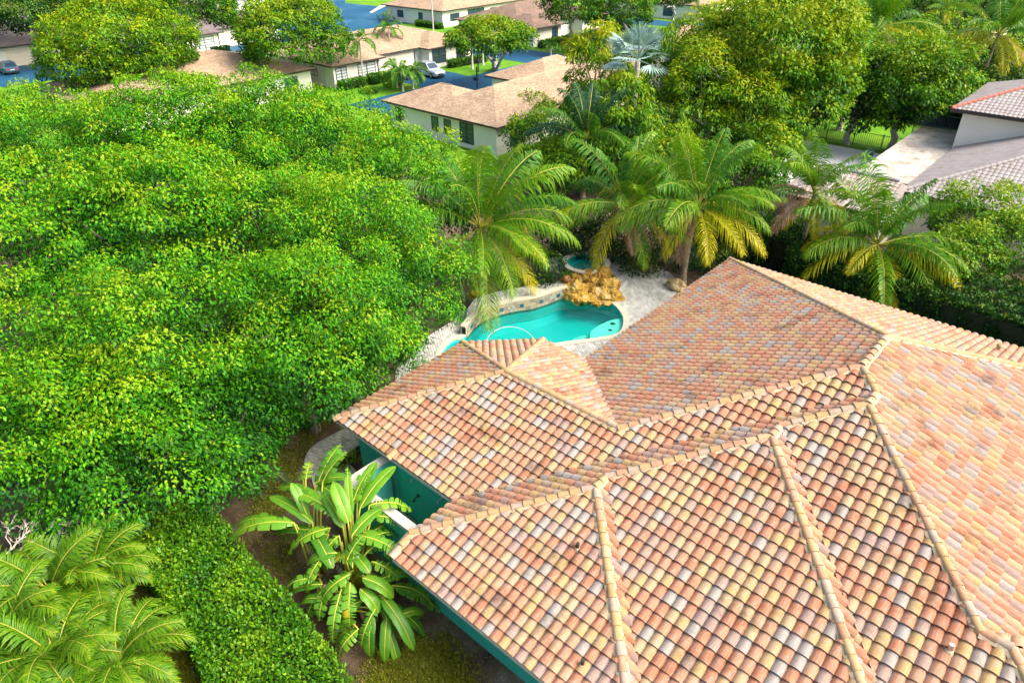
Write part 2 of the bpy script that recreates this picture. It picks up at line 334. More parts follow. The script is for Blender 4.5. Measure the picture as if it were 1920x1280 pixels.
for n_, c_ in (('shingle', (0.41, 0.305, 0.21)), ('shingle_brown', (0.20, 0.145, 0.115)), ('shingle_grey', (0.16, 0.14, 0.14))): M[n_ + '_cap'] = plain(n_ + '_cap', c_, 0.9, 0.2, 6)
def paver_mat(name, c, w=0.22, h=0.13, rot=0.6):
    m, nt, b = new_mat(name)
    mp = nt.nodes.new('ShaderNodeMapping'); mp.inputs['Rotation'].default_value = (0, 0, rot); nt.links.new(wpos(nt), mp.inputs[0])
    br = nt.nodes.new('ShaderNodeTexBrick'); br.inputs['Scale'].default_value = 1.0; br.inputs['Brick Width'].default_value = w; br.inputs['Row Height'].default_value = h
    br.inputs['Mortar Size'].default_value = 0.010; br.inputs['Color1'].default_value = (*[x * 0.72 for x in c], 1); br.inputs['Color2'].default_value = (*[min(0.8, x * 1.2) for x in c], 1)
    br.inputs['Mortar'].default_value = (*[x * 0.42 for x in c], 1); nt.links.new(mp.outputs[0], br.inputs['Vector'])
    n = noise_n(nt, 1.3, 6, 0.7, wpos(nt)); r = ramp(nt, [(0.32, (0.70, 0.70, 0.66)), (0.6, (1.08, 1.08, 1.05))]); nt.links.new(n.outputs[0], r.inputs[0])
    m1 = nt.nodes.new('ShaderNodeMix'); m1.data_type = 'RGBA'; m1.blend_type = 'MULTIPLY'; m1.inputs[0].default_value = 1
    nt.links.new(br.outputs[0], m1.inputs[6]); nt.links.new(r.outputs[0], m1.inputs[7]); nt.links.new(m1.outputs[2], b.inputs['Base Color'])
    bp = nt.nodes.new('ShaderNodeBump'); bp.inputs['Strength'].default_value = 0.5; bp.inputs['Distance'].default_value = 0.008; bp.invert = True
    nt.links.new(br.outputs['Fac'], bp.inputs['Height']); nt.links.new(bp.outputs[0], b.inputs['Normal']); b.inputs['Roughness'].default_value = 0.85
    return m
M['paver'] = paver_mat('grey_paver', (0.50, 0.50, 0.47)); M['paver_worn'] = paver_mat('worn_paver', (0.40, 0.42, 0.38), 0.20, 0.11, 0.2)
def single_paver(name, stops):
    m, nt, b = new_mat(name); a = nt.nodes.new('ShaderNodeAttribute'); a.attribute_name = 'tone'
    r = ramp(nt, stops); nt.links.new(a.outputs['Fac'], r.inputs[0])
    n = noise_n(nt, 9, 5, 0.7, wpos(nt)); r2 = ramp(nt, [(0.3, (0.7, 0.7, 0.66)), (0.65, (1.1, 1.1, 1.08))]); nt.links.new(n.outputs[0], r2.inputs[0])
    m1 = nt.nodes.new('ShaderNodeMix'); m1.data_type = 'RGBA'; m1.blend_type = 'MULTIPLY'; m1.inputs[0].default_value = 1
    nt.links.new(r.outputs[0], m1.inputs[6]); nt.links.new(r2.outputs[0], m1.inputs[7]); nt.links.new(m1.outputs[2], b.inputs['Base Color']); b.inputs['Roughness'].default_value = 0.85
    return m
M['one_paver'] = single_paver('single_paver', [(0, (0.30, 0.31, 0.25)), (0.5, (0.42, 0.43, 0.37)), (1, (0.52, 0.52, 0.47))])
M['band_tile'] = single_paver('waterline_tile', [(0, (0.22, 0.19, 0.14)), (0.4, (0.38, 0.32, 0.23)), (0.7, (0.46, 0.33, 0.20)), (1, (0.30, 0.34, 0.30))])

def water_mat():
    m, nt, b = new_mat('pool_water'); out = nt.nodes['Material Output']; nt.nodes.remove(b)
    tr = nt.nodes.new('ShaderNodeBsdfTransparent'); tr.inputs[0].default_value = (0.40, 0.96, 0.95, 1)
    gl = nt.nodes.new('ShaderNodeBsdfGlossy'); gl.inputs['Roughness'].default_value = 0.06; gl.inputs[0].default_value = (0.9, 0.95, 1, 1)
    n = noise_n(nt, 5, 3, 0.5, wpos(nt)); bp = nt.nodes.new('ShaderNodeBump'); bp.inputs['Strength'].default_value = 0.12; bp.inputs['Distance'].default_value = 0.05
    nt.links.new(n.outputs[0], bp.inputs['Height']); nt.links.new(bp.outputs[0], gl.inputs['Normal'])
    fr = nt.nodes.new('ShaderNodeFresnel'); fr.inputs[0].default_value = 1.33; nt.links.new(bp.outputs[0], fr.inputs['Normal'])
    mx = nt.nodes.new('ShaderNodeMixShader'); nt.links.new(fr.outputs[0], mx.inputs[0]); nt.links.new(tr.outputs[0], mx.inputs[1]); nt.links.new(gl.outputs[0], mx.inputs[2])
    nt.links.new(mx.outputs[0], out.inputs[0]); return m
M['water'] = water_mat()

# ------------------------------------------------------------------ large structure: ground, roads, pool terrace
pool_px = [(850,694),(828,672),(846,646),(870,637),(891,613),(915,598),(945,588),(975,582),(1000,578),(1025,570),(1050,561),(1080,557),(1112,561),(1140,570),(1158,584),(1168,602),(1165,622),(1150,633),(1110,640),(1060,646),(1015,654),(970,668),(925,690),(885,704)]
WZ = -0.12
pool_ctl = [at(x, y, WZ) for x, y in pool_px]
pool = spline(pool_ctl, 6)
if area2(pool) < 0: pool = pool[::-1]
cop_out = offset_poly(pool, 0.30)
hole = offset_poly(pool, 0.12)
BIG = 420
ground_me = fill_mesh('ground', [(-BIG, -60), (120, -60), (120, BIG), (-BIG, BIG)], [hole], 0.0, M['lawn'])
struct('ground', ground_me)
bed = [at(x, y) for x, y in ((-900, 1900), (-420, 560), (0, 330), (500, 330), (800, 330), (1060, 330), (1480, 380), (2000, 420), (2600, 700), (2600, 2600), (900, 3200))]
struct('garden_soil', fill_mesh('garden_soil', bed, [hole], 0.008, M['soil']))
TURF = ([(470,880),(540,760),(610,735),(650,770),(585,835),(560,880),(540,960),(560,1060),(530,1130),(490,1080),(455,1010)],
  [(650,1300),(700,1230),(760,1195),(840,1190),(905,1270),(940,1330),(800,1400)],
  [(225,1130),(265,1100),(330,1160),(400,1300),(360,1420),(250,1420),(300,1270)])
def street(pts, z=0.03): struct('road', fill_mesh('road', [Vector((x, y)) for x, y in pts], [], z, M['asphalt']))
street([(-67.5, 47), (-58.5, 47), (-58.5, 140), (-67.5, 140)])
street([(-112, 77.5), (-67, 77.5), (-67, 85.5), (-112, 85.5)], 0.034)
street([(-150, 60), (-110, 60), (-110, 97), (-122, 106), (-145, 104), (-210, 150), (-215, 135), (-160, 100)], 0.038)
street([(-126, 24.6), (-108.6, 24.6), (-107.8, 47), (-126, 47)], 0.030)
street([(-76, 58.8), (-67, 58.2), (-67, 66.0), (-70.5, 66.5), (-76, 66.0)], 0.042)
street([(-76, 96.5), (-67, 96.5), (-67, 103), (-76, 103)], 0.042)
street([(-81, 116), (-67, 119), (-67, 123), (-80, 124)], 0.042)
street([(-113.5, 55.5), (-107.5, 55.5), (-107.5, 62), (-113.5, 62)], 0.042)
struct('footpath', fill_mesh('footpath', [Vector(p) for p in ((-128, 97.5), (-126.6, 97.0), (-134, 107), (-135.6, 106.4))], [], 0.046, M['cap_stone']))
street_no = MB()
P = at(934, 93, 0)
for dx in (-0.8, 0.8): street_no.box((P.x + dx - .45, P.y - 0.8, 0.046), (P.x + dx + .45, P.y + .8, 0.050))
tag(street_no.build('road_marking', M['line_paint']), kind='structure')

# terrace sheets round the pool
deck_px = [(745,718),(742,700),(750,680),(775,655),(800,632),(850,600),(880,575),(930,556),(1000,546),(1060,540),(1150,545),(1200,510),(1225,502),(1250,508),(1266,522),(1272,540),(1240,610),(1200,690),(1140,740),(1020,760),(930,760),(840,760),(780,745)]
struct('pool_terrace', fill_mesh('pool_terrace', spline([at(x, y, .04) for x, y in deck_px], 3), [offset_poly(pool, 0.2)], 0.04, M['paver'], z1=0.0))
mid_px = [(1150,480),(1178,490),(1192,498),(1202,510),(1196,524),(1186,537),(1172,546),(1158,552),(1140,548),(1110,530),(1100,500)]
struct('terrace_step', fill_mesh('terrace_step', spline([at(x, y, .2) for x, y in mid_px], 3), [], 0.20, M['paver'], z1=0.0))
up_px = [(1020,500),(1036,478),(1067,463),(1109,463),(1148,474),(1172,489),(1184,502),(1180,520),(1170,533),(1152,541),(1130,530),(1075,520),(1030,510)]
struct('upper_terrace', fill_mesh('upper_terrace', spline([at(x, y, .36) for x, y in up_px], 3), [], 0.36, M['paver'], z1=0.0))
RB = [i for i, p in enumerate(pool) if True]
def near_i(px):
    q = at(*px, WZ); return min(range(len(pool)), key=lambda i: (pool[i] - q.xy).length)
i0, i1 = near_i((872, 635)), near_i((1066, 558))
step = 1 if ((i1 - i0) % len(pool)) < len(pool) / 2 else -1
arc = []; k = i0
while True:
    arc.append(k)
    if k == i1: break
    k = (k + step) % len(pool)
RAISE = 0.52
face = [pool[k] for k in arc]; outw = [cop_out[k] for k in arc]
back = [at(x, y, .5).xy for x, y in ((1052,527),(990,536),(930,547),(890,560),(877,578),(873,604))]
struct('raised_terrace', fill_mesh('raised_terrace', outw + back, [], RAISE - 0.015, M['paver'], z1=0.0))

pt = thing('swimming_pool', 'free-form turquoise swimming pool with a pale rim and a tiled raised wall', 'pool', (pool_ctl[12].x - 3, pool_ctl[12].y - 3, 0))
b = MB(); n = len(pool); bot = offset_poly(pool, -0.35)
b.add([(p.x, p.y, 0.03) for p in pool] + [(p.x, p.y, -0.9) for p in pool] + [(p.x, p.y, -1.25) for p in bot],
      [(i, n + i, n + (i+1) % n, (i+1) % n) for i in range(n)] + [(n+i, 2*n+i, 2*n + (i+1) % n, n + (i+1) % n) for i in range(n)] + [tuple(range(2*n, 3*n))])
b.build('basin', M['pool_wall'], pt)
obj('water', fill_mesh('water', pool, [], WZ, M['water']), pt)
# rim stones on the low side
low = [k for k in range(n) if k not in arc[1:-1]]
st = low.index(arc[-1] if (arc[-1] + 1) % n not in arc else arc[0]); low = low[st:] + low[:st]
b = MB()
for a, c in zip(low[:-1], low[1:]):
    q = [pool[a], pool[c], cop_out[c], cop_out[a]]
    b.add([(p.x, p.y, 0.085) for p in q] + [(p.x, p.y, 0.0) for p in q], [(0,3,2,1), (0,1,5,4), (2,3,7,6), (1,2,6,5), (3,0,4,7)])
b.build('rim', M['coping'], pt)
b = MB()
for a, c in zip(range(len(arc) - 1), range(1, len(arc))):
    q = [face[a], face[c], outw[c], outw[a]]
    b.add([(p.x, p.y, RAISE + .05) for p in q] + [(p.x, p.y, RAISE - .03) for p in q], [(0,1,2,3), (0,4,5,1), (2,6,7,3), (1,5,6,2), (3,7,4,0)])
b.build('raised_rim', M['coping'], pt)
wall = MB()
for a in range(len(face) - 1):
    p, q = face[a], face[a+1]; wall.add([(p.x, p.y, -.3), (q.x, q.y, -.3), (q.x, q.y, RAISE - .03), (p.x, p.y, RAISE - .03)], [(0, 1, 2, 3)])
wall.build('raised_wall', M['mortar'], pt)
L = 0; cum = [0]
for a in range(len(face) - 1): L += (face[a+1] - face[a]).length; cum.append(L)
def on_face(s):
    for a in range(len(cum) - 1):
        if s <= cum[a+1]:
            t = (s - cum[a]) / max(1e-6, cum[a+1] - cum[a]); d = (face[a+1] - face[a]).normalized(); return face[a].lerp(face[a+1], t), d
    return face[-1], (face[-1] - face[-2]).normalized()
cen = sum((p for p in pool), Vector((0, 0))) / n
s = 0.0; kk = 0
while s < L - 0.3:
    w = 0.24
    for r in range(3):
        p, d = on_face(s + w / 2 + (0.12 if r % 2 else 0)); nn = Vector((d.y, -d.x))
        if nn.dot(cen - p) < 0: nn = -nn
        acc = (r == 1 and kk % 5 == 2)
        bb = MB(); z0 = -0.14 + r * 0.212; hw = w / 2 - 0.012
        a0 = p - d * hw; a1 = p + d * hw; fr = nn * (0.02 + 0.008 * random.random() + (0.012 if acc else 0))
        bb.add([(*(a0), z0), (*(a1), z0), (*(a1), z0 + .196), (*(a0), z0 + .196), (*(a0 + fr), z0), (*(a1 + fr), z0), (*(a1 + fr), z0 + .196), (*(a0 + fr), z0 + .196)],
               [(4,5,6,7), (0,1,5,4), (1,2,6,5), (2,3,7,6), (3,0,4,7)], 0, random.random())
        o = bb.build('tile', M['dark_accent'] if acc else M['band_tile'], pt)
    s += w; kk += 1
# sun shelf and steps below the surface
def disc_px(pxs, z): return spline([at(x, y, z) for x, y in pxs], 6)
sh = disc_px([(1112,642),(1106,630),(1112,618),(1128,608),(1148,600),(1168,598),(1172,612),(1168,624),(1150,636),(1130,642)], -0.22)
obj('sun_shelf', fill_mesh('sun_shelf', sh, [], -0.20, M['shelf'], z1=-1.2), pt)
stp = disc_px([(1085,648),(1088,636),(1100,630),(1115,622),(1115,640),(1100,650)], -0.5)
obj('step', fill_mesh('step', stp, [], -0.5, M['shelf'], z1=-1.2), pt)
stp = disc_px([(1065,650),(1070,638),(1085,630),(1100,628),(1100,646),(1085,654)], -0.75)
obj('step', fill_mesh('step', stp, [], -0.78, M['shelf'], z1=-1.2), pt)
for (x, y, r) in ((1149, 607, .17), (1144, 619, .12)):
    P = at(x, y, -.19); b = MB(); V = []
    for k in range(10):
        an = k * math.pi / 5 + .4; rr = r if k % 2 == 0 else r * .45; V.append((P.x + rr * math.cos(an), P.y + rr * math.sin(an)))
    b.prism(V, -.198, -.16); b.build('star_inlay', M['fascia'], pt)
# pool hose floating on the water
hp = spline([at(x, y, WZ + .01) for x, y in ((912,640),(920,626),(940,615),(962,613),(985,620),(1000,634),(1004,648))], 6, closed=False)
b = MB(); b.tube([(p.x, p.y, WZ + .015) for p in hp], 0.013, 5)
tag(b.build('pool_hose', M['white_wall']), 'thin white hose looped on the turquoise water of the swimming pool', 'hose')

# raised spa
SP = at(1099, 491, .85)
sp = thing('hot_tub', 'round raised hot tub with a cream rim behind the rock waterfall', 'hot tub', (SP.x, SP.y, 0))
b = MB(); NS = 40
def ring(r, z): return [(SP.x + r * math.cos(2*math.pi*k/NS), SP.y + r * math.sin(2*math.pi*k/NS), z) for k in range(NS)]
def shell(b, rings, m=0):
    V = sum((ring(r, z) for r, z in rings), []); F = []
    for j in range(len(rings) - 1):
        for k in range(NS): F.append((j*NS+k, j*NS+(k+1) % NS, (j+1)*NS+(k+1) % NS, (j+1)*NS+k))
    b.add(V, F, m)
shell(b, [(1.36, 0), (1.36, .78)]); b.build('outer_wall', M['band_tile'], sp)
b = MB(); shell(b, [(1.36, .78), (1.44, .78), (1.44, .86), (1.12, .86), (1.12, .78)]); b.build('rim', M['coping'], sp)
b = MB(); shell(b, [(1.12, .84), (1.12, .50), (.80, .50), (.80, .15), (.02, .15)]); b.build('basin', M['spa_wall'], sp)
b = MB(); V = ring(1.12, .79); b.add(V, [tuple(range(NS))]); b.build('water', M['water'], sp)

def rock(name, c, r, mat, parent=None, seed=0, flat=(1, 1, 1), amp=.38, sub=3):
    bm = bmesh.new(); bmesh.ops.create_icosphere(bm, subdivisions=sub, radius=1)
    for v in bm.verts:
        q = v.co * 1.3 + Vector((seed * 7.1, seed * 3.3, seed))
        d = 1 + amp * noise.noise(q) + amp * .6 * abs(noise.noise(q * 2.7)) + amp * .30 * noise.noise(q * 6) + amp * .12 * noise.noise(q * 13)
        v.co = Vector((v.co.x * d * r * flat[0], v.co.y * d * r * flat[1], v.co.z * d * r * flat[2])) + Vector(c)
    me = bpy.data.meshes.new(name); bm.to_mesh(me); bm.free(); me.materials.append(mat)
    return obj(name, me, parent)
wf = thing('rock_waterfall', 'golden boulders stacked as a waterfall between hot tub and swimming pool', 'waterfall', at(1105, 556, 0))
for k, (x, y, z, r, fl) in enumerate([(1076,545,.22,.60,(1,1,.85)),(1101,519,.42,.52,(1.1,1,.75)),(1128,518,.44,.58,(1,1,.80)),(1142,538,.36,.55,(1,1,.95)),(1112,534,.34,.46,(1,1,.8)),
        (1064,533,.30,.40,(1,1,.8)),(1150,556,.10,.46,(1.2,1,.7)),(1130,556,.10,.46,(1.2,1,.75)),(1103,560,.02,.42,(1.2,1,.65)),(1086,558,.10,.46,(1.2,1,.75)),(1118,546,.24,.36,(1.2,1,.7)),(1084,523,.38,.44,(1,1,.8)),(1138,566,-.02,.34,(1.3,1,.5)),(1118,566,-.04,.30,(1.3,1,.5))]):
    rock('rock', at(x, y, z), r, M['rock'], wf, k + 1, fl, .5, 4)
def tag_rock(px, z, r, m, label, seed, fl=(1, 1, .7)):
    tag(rock('boulder', at(*px, z), r, m, None, seed, fl), label, 'boulder')
tag_rock((1268, 535), .22, .5, M['boulder'], 'tan boulder at the end of the pool terrace beside the roof edge', 31, (1.1, .9, .75))
tag_rock((888, 551), .55, .30, M['rock'], 'orange boulder behind the raised terrace under the palm fronds', 32)
tag_rock((1184, 494), .42, .24, M['rock'], 'flat golden rock at the back corner of the upper terrace', 33, (1.5, .8, .5))
tag_rock((1203, 505), .25, .22, M['rock'], 'small golden rock at the head of the terrace steps', 34, (1.5, .8, .5))
tag_rock((1228, 500), .2, .2, M['boulder'], 'small brown rock at the foot of the leaning palm trunk', 35, (1.3, .8, .6))

# ------------------------------------------------------------------ the tiled house
EZ, SL = 3.0, 0.3964
q1 = math.sqrt(1 + SL * SL)
TW, TE = 0.29, 0.355                     # tile cover width and exposure
def tile_profile(nseg=8, w=TW, lap=.012, h=.078):
    xs = w * np.linspace(0, 1, nseg + 1); z = h * np.sin(np.pi * np.clip(xs / w, 0, 1)) ** .75
    return xs, z
def tile_geo(nseg=8, h=.078, lift=.064, lip=.026, over=.03):
    xs, z = tile_profile(nseg, h=h); n = len(xs)
    lo = np.stack([xs, np.full(n, -over), z + lift], 1); hi = np.stack([xs, np.full(n, TE + .02), z], 1)
    bt = lo.copy(); bt[:, 2] -= lip; bt[:, 1] += .004
    V = np.concatenate([lo, hi, bt, lo]); F = [(i, i+1, n+i+1, n+i) for i in range(n-1)] + [(2*n+i, 2*n+i+1, 3*n+i+1, 3*n+i) for i in range(n-1)]
    return V, np.array(F)
def tile_uv(V, F, r1, r2): return np.stack([V[F][:, :, 0] / TW + r1, V[F][:, :, 1] / TE + r2], -1)

def clip_poly(poly, pieces_edge):
    """Sutherland-Hodgman in the tile plane; poly is a list of (x, y, h)"""
    for (ax, ay, bx, by) in pieces_edge:
        out = []; ex, ey = bx - ax, by - ay
        for i in range(len(poly)):
            p, q = poly[i], poly[(i+1) % len(poly)]
            dp = ex * (p[1] - ay) - ey * (p[0] - ax); dq = ex * (q[1] - ay) - ey * (q[0] - ax)
            if dp >= 0: out.append(p)
            if (dp >= 0) != (dq >= 0):
                t = dp / (dp - dq); out.append(tuple(p[k] + (q[k] - p[k]) * t for k in range(len(p))))
        poly = out
        if len(poly) < 3: return []
    return poly

class RoofFace:
    def __init__(s, origin, g, pieces, slope=SL, y0=0.0):
        s.O = Vector(origin); g = Vector((g[0], g[1], 0)).normalized(); s.g = g
        s.ex = Vector((g.y, -g.x, 0)); s.k = math.sqrt(1 + slope * slope); s.ey = Vector((g.x, g.y, slope)) / s.k; s.n = s.ex.cross(s.ey)
        s.mat = Matrix(((s.ex.x, s.ey.x, s.n.x, s.O.x), (s.ex.y, s.ey.y, s.n.y, s.O.y), (s.ex.z, s.ey.z, s.n.z, s.O.z), (0, 0, 0, 1)))
        s.pieces = []
        for pc in pieces:
            L = [((Vector((p[0], p[1], 0)) - Vector((s.O.x, s.O.y, 0))).dot(s.ex), (Vector((p[0], p[1], 0)) - Vector((s.O.x, s.O.y, 0))).dot(g) * s.k) for p in pc]
            if sum(L[i][0] * L[(i+1) % len(L)][1] - L[(i+1) % len(L)][0] * L[i][1] for i in range(len(L))) < 0: L = L[::-1]
            s.pieces.append(L)
        s.y0 = y0
    def edges(s, L): return [(L[i][0], L[i][1], L[(i+1) % len(L)][0], L[(i+1) % len(L)][1]) for i in range(len(L))]
    def inside(s, x, y):
        for L in s.pieces:
            if all((e[2]-e[0]) * (y-e[1]) - (e[3]-e[1]) * (x-e[0]) >= 0 for e in s.edges(L)): return True
        return False
    def world(s, P): return (s.mat.to_3x3() @ Vector(P)) + s.O
    def deck(s, b, drop=.03):
        for L in s.pieces: b.add([s.world((x, y, -drop)) for x, y in L], [tuple(range(len(L)))])
    def tiles(s, V, F, rng):
        """yields (interior?, local origin, faces) for every tile; clipped tiles give explicit polygons"""
        X = [p[0] for L in s.pieces for p in L]; Y = [p[1] for L in s.pieces for p in L]
        for j in range(int((min(Y) - s.y0) // TE) - 1, int((max(Y) - s.y0) // TE) + 2):
            for i in range(int(min(X) // TW) - 1, int(max(X) // TW) + 2):
                x, y = i * TW, s.y0 + j * TE
                cor = [s.inside(x + a * TW, y + c * TE) for a, c in ((0.0, -.08), (1.04, -.08), (0.0, 1.05), (1.04, 1.05))]
                if all(cor): yield True, (x, y), None
                else:
                    polys = []
                    for L in s.pieces:
                        lx = [p[0] for p in L]; ly = [p[1] for p in L]
                        if x > max(lx) or x + TW < min(lx) or y > max(ly) or y + TE < min(ly): continue
                        ed = s.edges(L)
                        for f in F:
                            pl = clip_poly([(V[k][0] + x, V[k][1] + y, V[k][2]) for k in f], ed)
                            if pl: polys.append(pl)
                    if polys: yield False, (x, y), polys

def z1(v): return EZ + SL * (v - 10.07)
EA = 2.85
K1 = (1.12, 14.25)
faces = []
def RF(o, g, pcs, **k): f = RoofFace(o, g, pcs, **k); faces.append(f); return f
RF((-18.69, 10.07, EZ), (0, 1), [[(-18.35,10.41),(-12.05,10.41),(-9.1,13.44),(-9.1,14.86),(-13.9,14.86)], [(-9.1,13.44),(-3.23,19.3),(-3.96,20.0),(-9.1,14.86)]], y0=.365)
RF((-18.69, 10.07, EZ), (1, 0), [[(-18.35,10.41),(-13.9,14.86),(-18.6,17.15)]], y0=.06)
k3 = 1.9 / ((Vector((-13.9, 14.86)) - Vector((-17.4, 18.4))).length)
RF((-18.69, 17.2, EZ), (1, -1), [[(-18.69,17.2),(-13.9,14.86),(-16.2,19.65)]], slope=k3)
RF((-16.2, 19.65, EZ), (0, -1), [[(-16.2,19.65),(-13.93,19.65),(-9.1,14.86),(-13.9,14.86)]])
RF((-13.93, 19.65, EZ), (1, 0), [[(-13.93,19.65),(-9.1,14.86),(-3.96,20.0),(-3.96,22.2),(-13.93,32.2)]])
RF((-13.93, 32.2, EZ), (0, -1), [[(-13.93,32.2),(-3.96,22.2),(6.01,32.2)]])
RF((6.01, 32.2, EZ), (-1, 0), [[(-3.96,22.2),(-3.96,20.0),(-3.23,19.3),(6.01,19.3),(6.01,32.2)], [(-3.23,19.3),(-3.23,18.6),K1,(6.01,19.14),(6.01,19.3)]])
RF((6.61, 9.0, EZ), (-1, 0), [[(1.72,14.25),(6.99,8.98),(6.99,19.52),(6.61,19.14)]], y0=-.41)
RF((1.12, 19.14, EZ), (0, -1), [[K1,(1.72,14.25),(6.61,19.14),(6.01,19.14)]])
RF((-12.47, 8.21, EZ), (1, 0), [[(-12.05,8.63),(-8.23,12.45),(-8.23,14.31),(-12.05,10.49)], [(-8.23,13.02),(-4.95,16.3),(-4.95,17.59),(-8.23,14.31)], [(-4.95,16.89),(-3.23,18.6),(-3.23,19.3),(-4.95,17.59)]], y0=.40)
ya = -.38 * q1
RF((-12.47, 8.21, EZ), (0, 1), [[(-12.05,7.83),(-12.05,8.63),(-8.23,12.45),(-3.61,7.83)]], y0=ya)
RF((-3.99, 8.0, EZ), (-1, 0), [[(-8.23,12.45),(-3.61,7.83),(-3.61,8.40),(-8.23,13.02)]], y0=ya)
RF((-8.23, 8.78, EZ), (0, 1), [[(-8.23,13.02),(-3.61,8.40),(2.95,8.40),(-4.95,16.3)]], y0=ya)
RF((2.57, 8.0, EZ), (-1, 0), [[(-4.95,16.3),(2.95,8.40),(2.95,8.99),(-4.95,16.89)]], y0=ya)
RF((-4.95, 9.37, EZ), (0, 1), [[(-2.31,14.25),(2.95,8.99),(6.98,8.99),(1.72,14.25)], [(-4.95,16.89),(-2.31,14.25),K1,(-3.23,18.6)]], y0=ya)

hs = thing('tiled_house', 'large villa with a hipped barrel-tile roof in terracotta, cream and grey, and green walls', 'house', (-5, 15, 0))
b = MB()
for f in faces: f.deck(b)
roof = b.build('roof', M['deck_dark'], hs)
TV, TF = tile_geo(8)
NVAR = 28
tile_me = []
for k in range(NVAR):
    t = (k + .5) / NVAR
    tile_me.append(mesh_np('tile', TV, TF, np.full(len(TF), t), [M['tile']], smooth=True, uv=tile_uv(TV, TF, k * 3.7, k * 1.9).reshape(-1, 2)))
recs = []; trng = random.Random(3)
for f in faces:
    for inner, (x, y), polys in f.tiles(TV, TF, trng):
        c = f.world((x + TW / 2, y + TE / 2, .03)); px, py, d = to_px(c)
        vis = -60 < px < 1980 and -60 < py < 1340
        fac = max(0.02, (Vector((0, 0, CAM_H)) - c).normalized().dot(f.n))
        recs.append((-(fac / d ** 2) if vis and inner else 0, len(recs), f, inner, x, y, polys, trng.randrange(NVAR), trng.uniform(-.006, .006)))
recs.sort(key=lambda r: (r[0], r[1]))
rest_v, rest_f, rest_t, rest_uv = [], [], [], []
for n_, (sc, _, f, inner, x, y, polys, var, jit) in enumerate(recs):
    if inner and n_ < 300:
        o = obj('tile', tile_me[var], roof); o.matrix_local = f.mat @ Matrix.Translation((x, y, jit))
    elif inner:
        bse = len(rest_v)
        W3 = (np.array(f.mat.to_3x3()) @ (TV + np.array([x, y, jit])).T).T + np.array(f.O)
        rest_v += W3.tolist(); rest_f += [tuple(int(bse + q) for q in ff) for ff in TF]; rest_t += [(var + .5) / NVAR] * len(TF)
        rest_uv += tile_uv(TV, TF, var * 3.7, var * 1.9).reshape(-1, 2).tolist()
    else:
        for pl in polys:
            bse = len(rest_v)
            rest_v += [tuple(f.world(p)) for p in pl]; rest_f.append(tuple(range(bse, bse + len(pl)))); rest_t.append((var + .5) / NVAR)
            rest_uv += [((p[0] - x) / TW + var * 3.7, (p[1] - y) / TE + var * 1.9) for p in pl]
tag(obj('tile_field', mesh_np('tile_field', rest_v, rest_f, rest_t, [M['tile']], uv=rest_uv, smooth=True), roof), kind='stuff')

# ridge and hip caps
def cap_mesh(k):
    V = []; n = 7
    for (y, r, z) in ((-.035, .128, .022), (.365, .108, 0.0)):
        for i in range(n + 1):
            a = math.pi * i / n; V.append((r * math.cos(a), y, r * .92 * math.sin(a) + z - .03))
    m = len(V); V += V[:n + 1] + [(p[0] * .86, p[1] + .003, p[2] - .018) for p in V[:n + 1]]
    F = [(i + 1, i, n + 1 + i, n + 2 + i) for i in range(n)] + [(m + i, m + i + 1, m + n + 2 + i, m + n + 1 + i) for i in range(n)]
    V = np.array(V); F = np.array(F)
    uv = np.stack([V[F][:, :, 0] / .3 + k * 2.3, V[F][:, :, 1] / .36 + k * 1.1], -1).reshape(-1, 2)
    return mesh_np('ridge_tile', V, F, np.full(len(F), (k + .5) / 12), [M['ridge']], uv=uv, smooth=True)
caps = [cap_mesh(k) for k in range(12)]
def zf(f, u, v): return f.O.z + (Vector((u, v, 0)) - Vector((f.O.x, f.O.y, 0))).dot(f.g) * f.ey.z / math.hypot(f.ey.x, f.ey.y)
F1, F2, F3, F4, F5, F6, F12, F12b, S12, F8, F9, S9, F10, S10, F11 = faces
P1 = (-13.9, 14.86); P2 = (-9.1, 14.86); P5 = (-3.96, 20.0); P6 = (-3.96, 22.2)
ridges = [((-18.35,10.41), P1, F1), ((-18.65,17.2), P1, F2), ((-16.2,19.65), P1, F4), (P1, P2, F1), (P2, P5, F1), (P5, P6, F5), ((-13.93,32.2), P6, F6), ((6.01,32.2), P6, F6),
          ((-3.23,19.3), P5, F1), ((-3.23,18.6), (-3.23,19.3), F8), ((-4.95,16.89), (-3.23,18.6), F8), ((-4.95,16.3), (-4.95,16.89), F8), ((-8.23,13.02), (-4.95,16.3), F8), ((-8.23,12.45), (-8.23,13.02), F8), ((-12.05,8.63), (-8.23,12.45), F8),
          ((-3.61,7.83), (-8.23,12.45), F9), ((2.95,8.40), (-4.95,16.3), F10), (K1, (-3.23,18.6), F11), ((1.72,14.25), K1, F11), ((6.98,8.99), (1.72,14.25), F11), ((-12.03,7.83), (-12.03,8.63), F9)]
mortar = MB(); crng = random.Random(5)
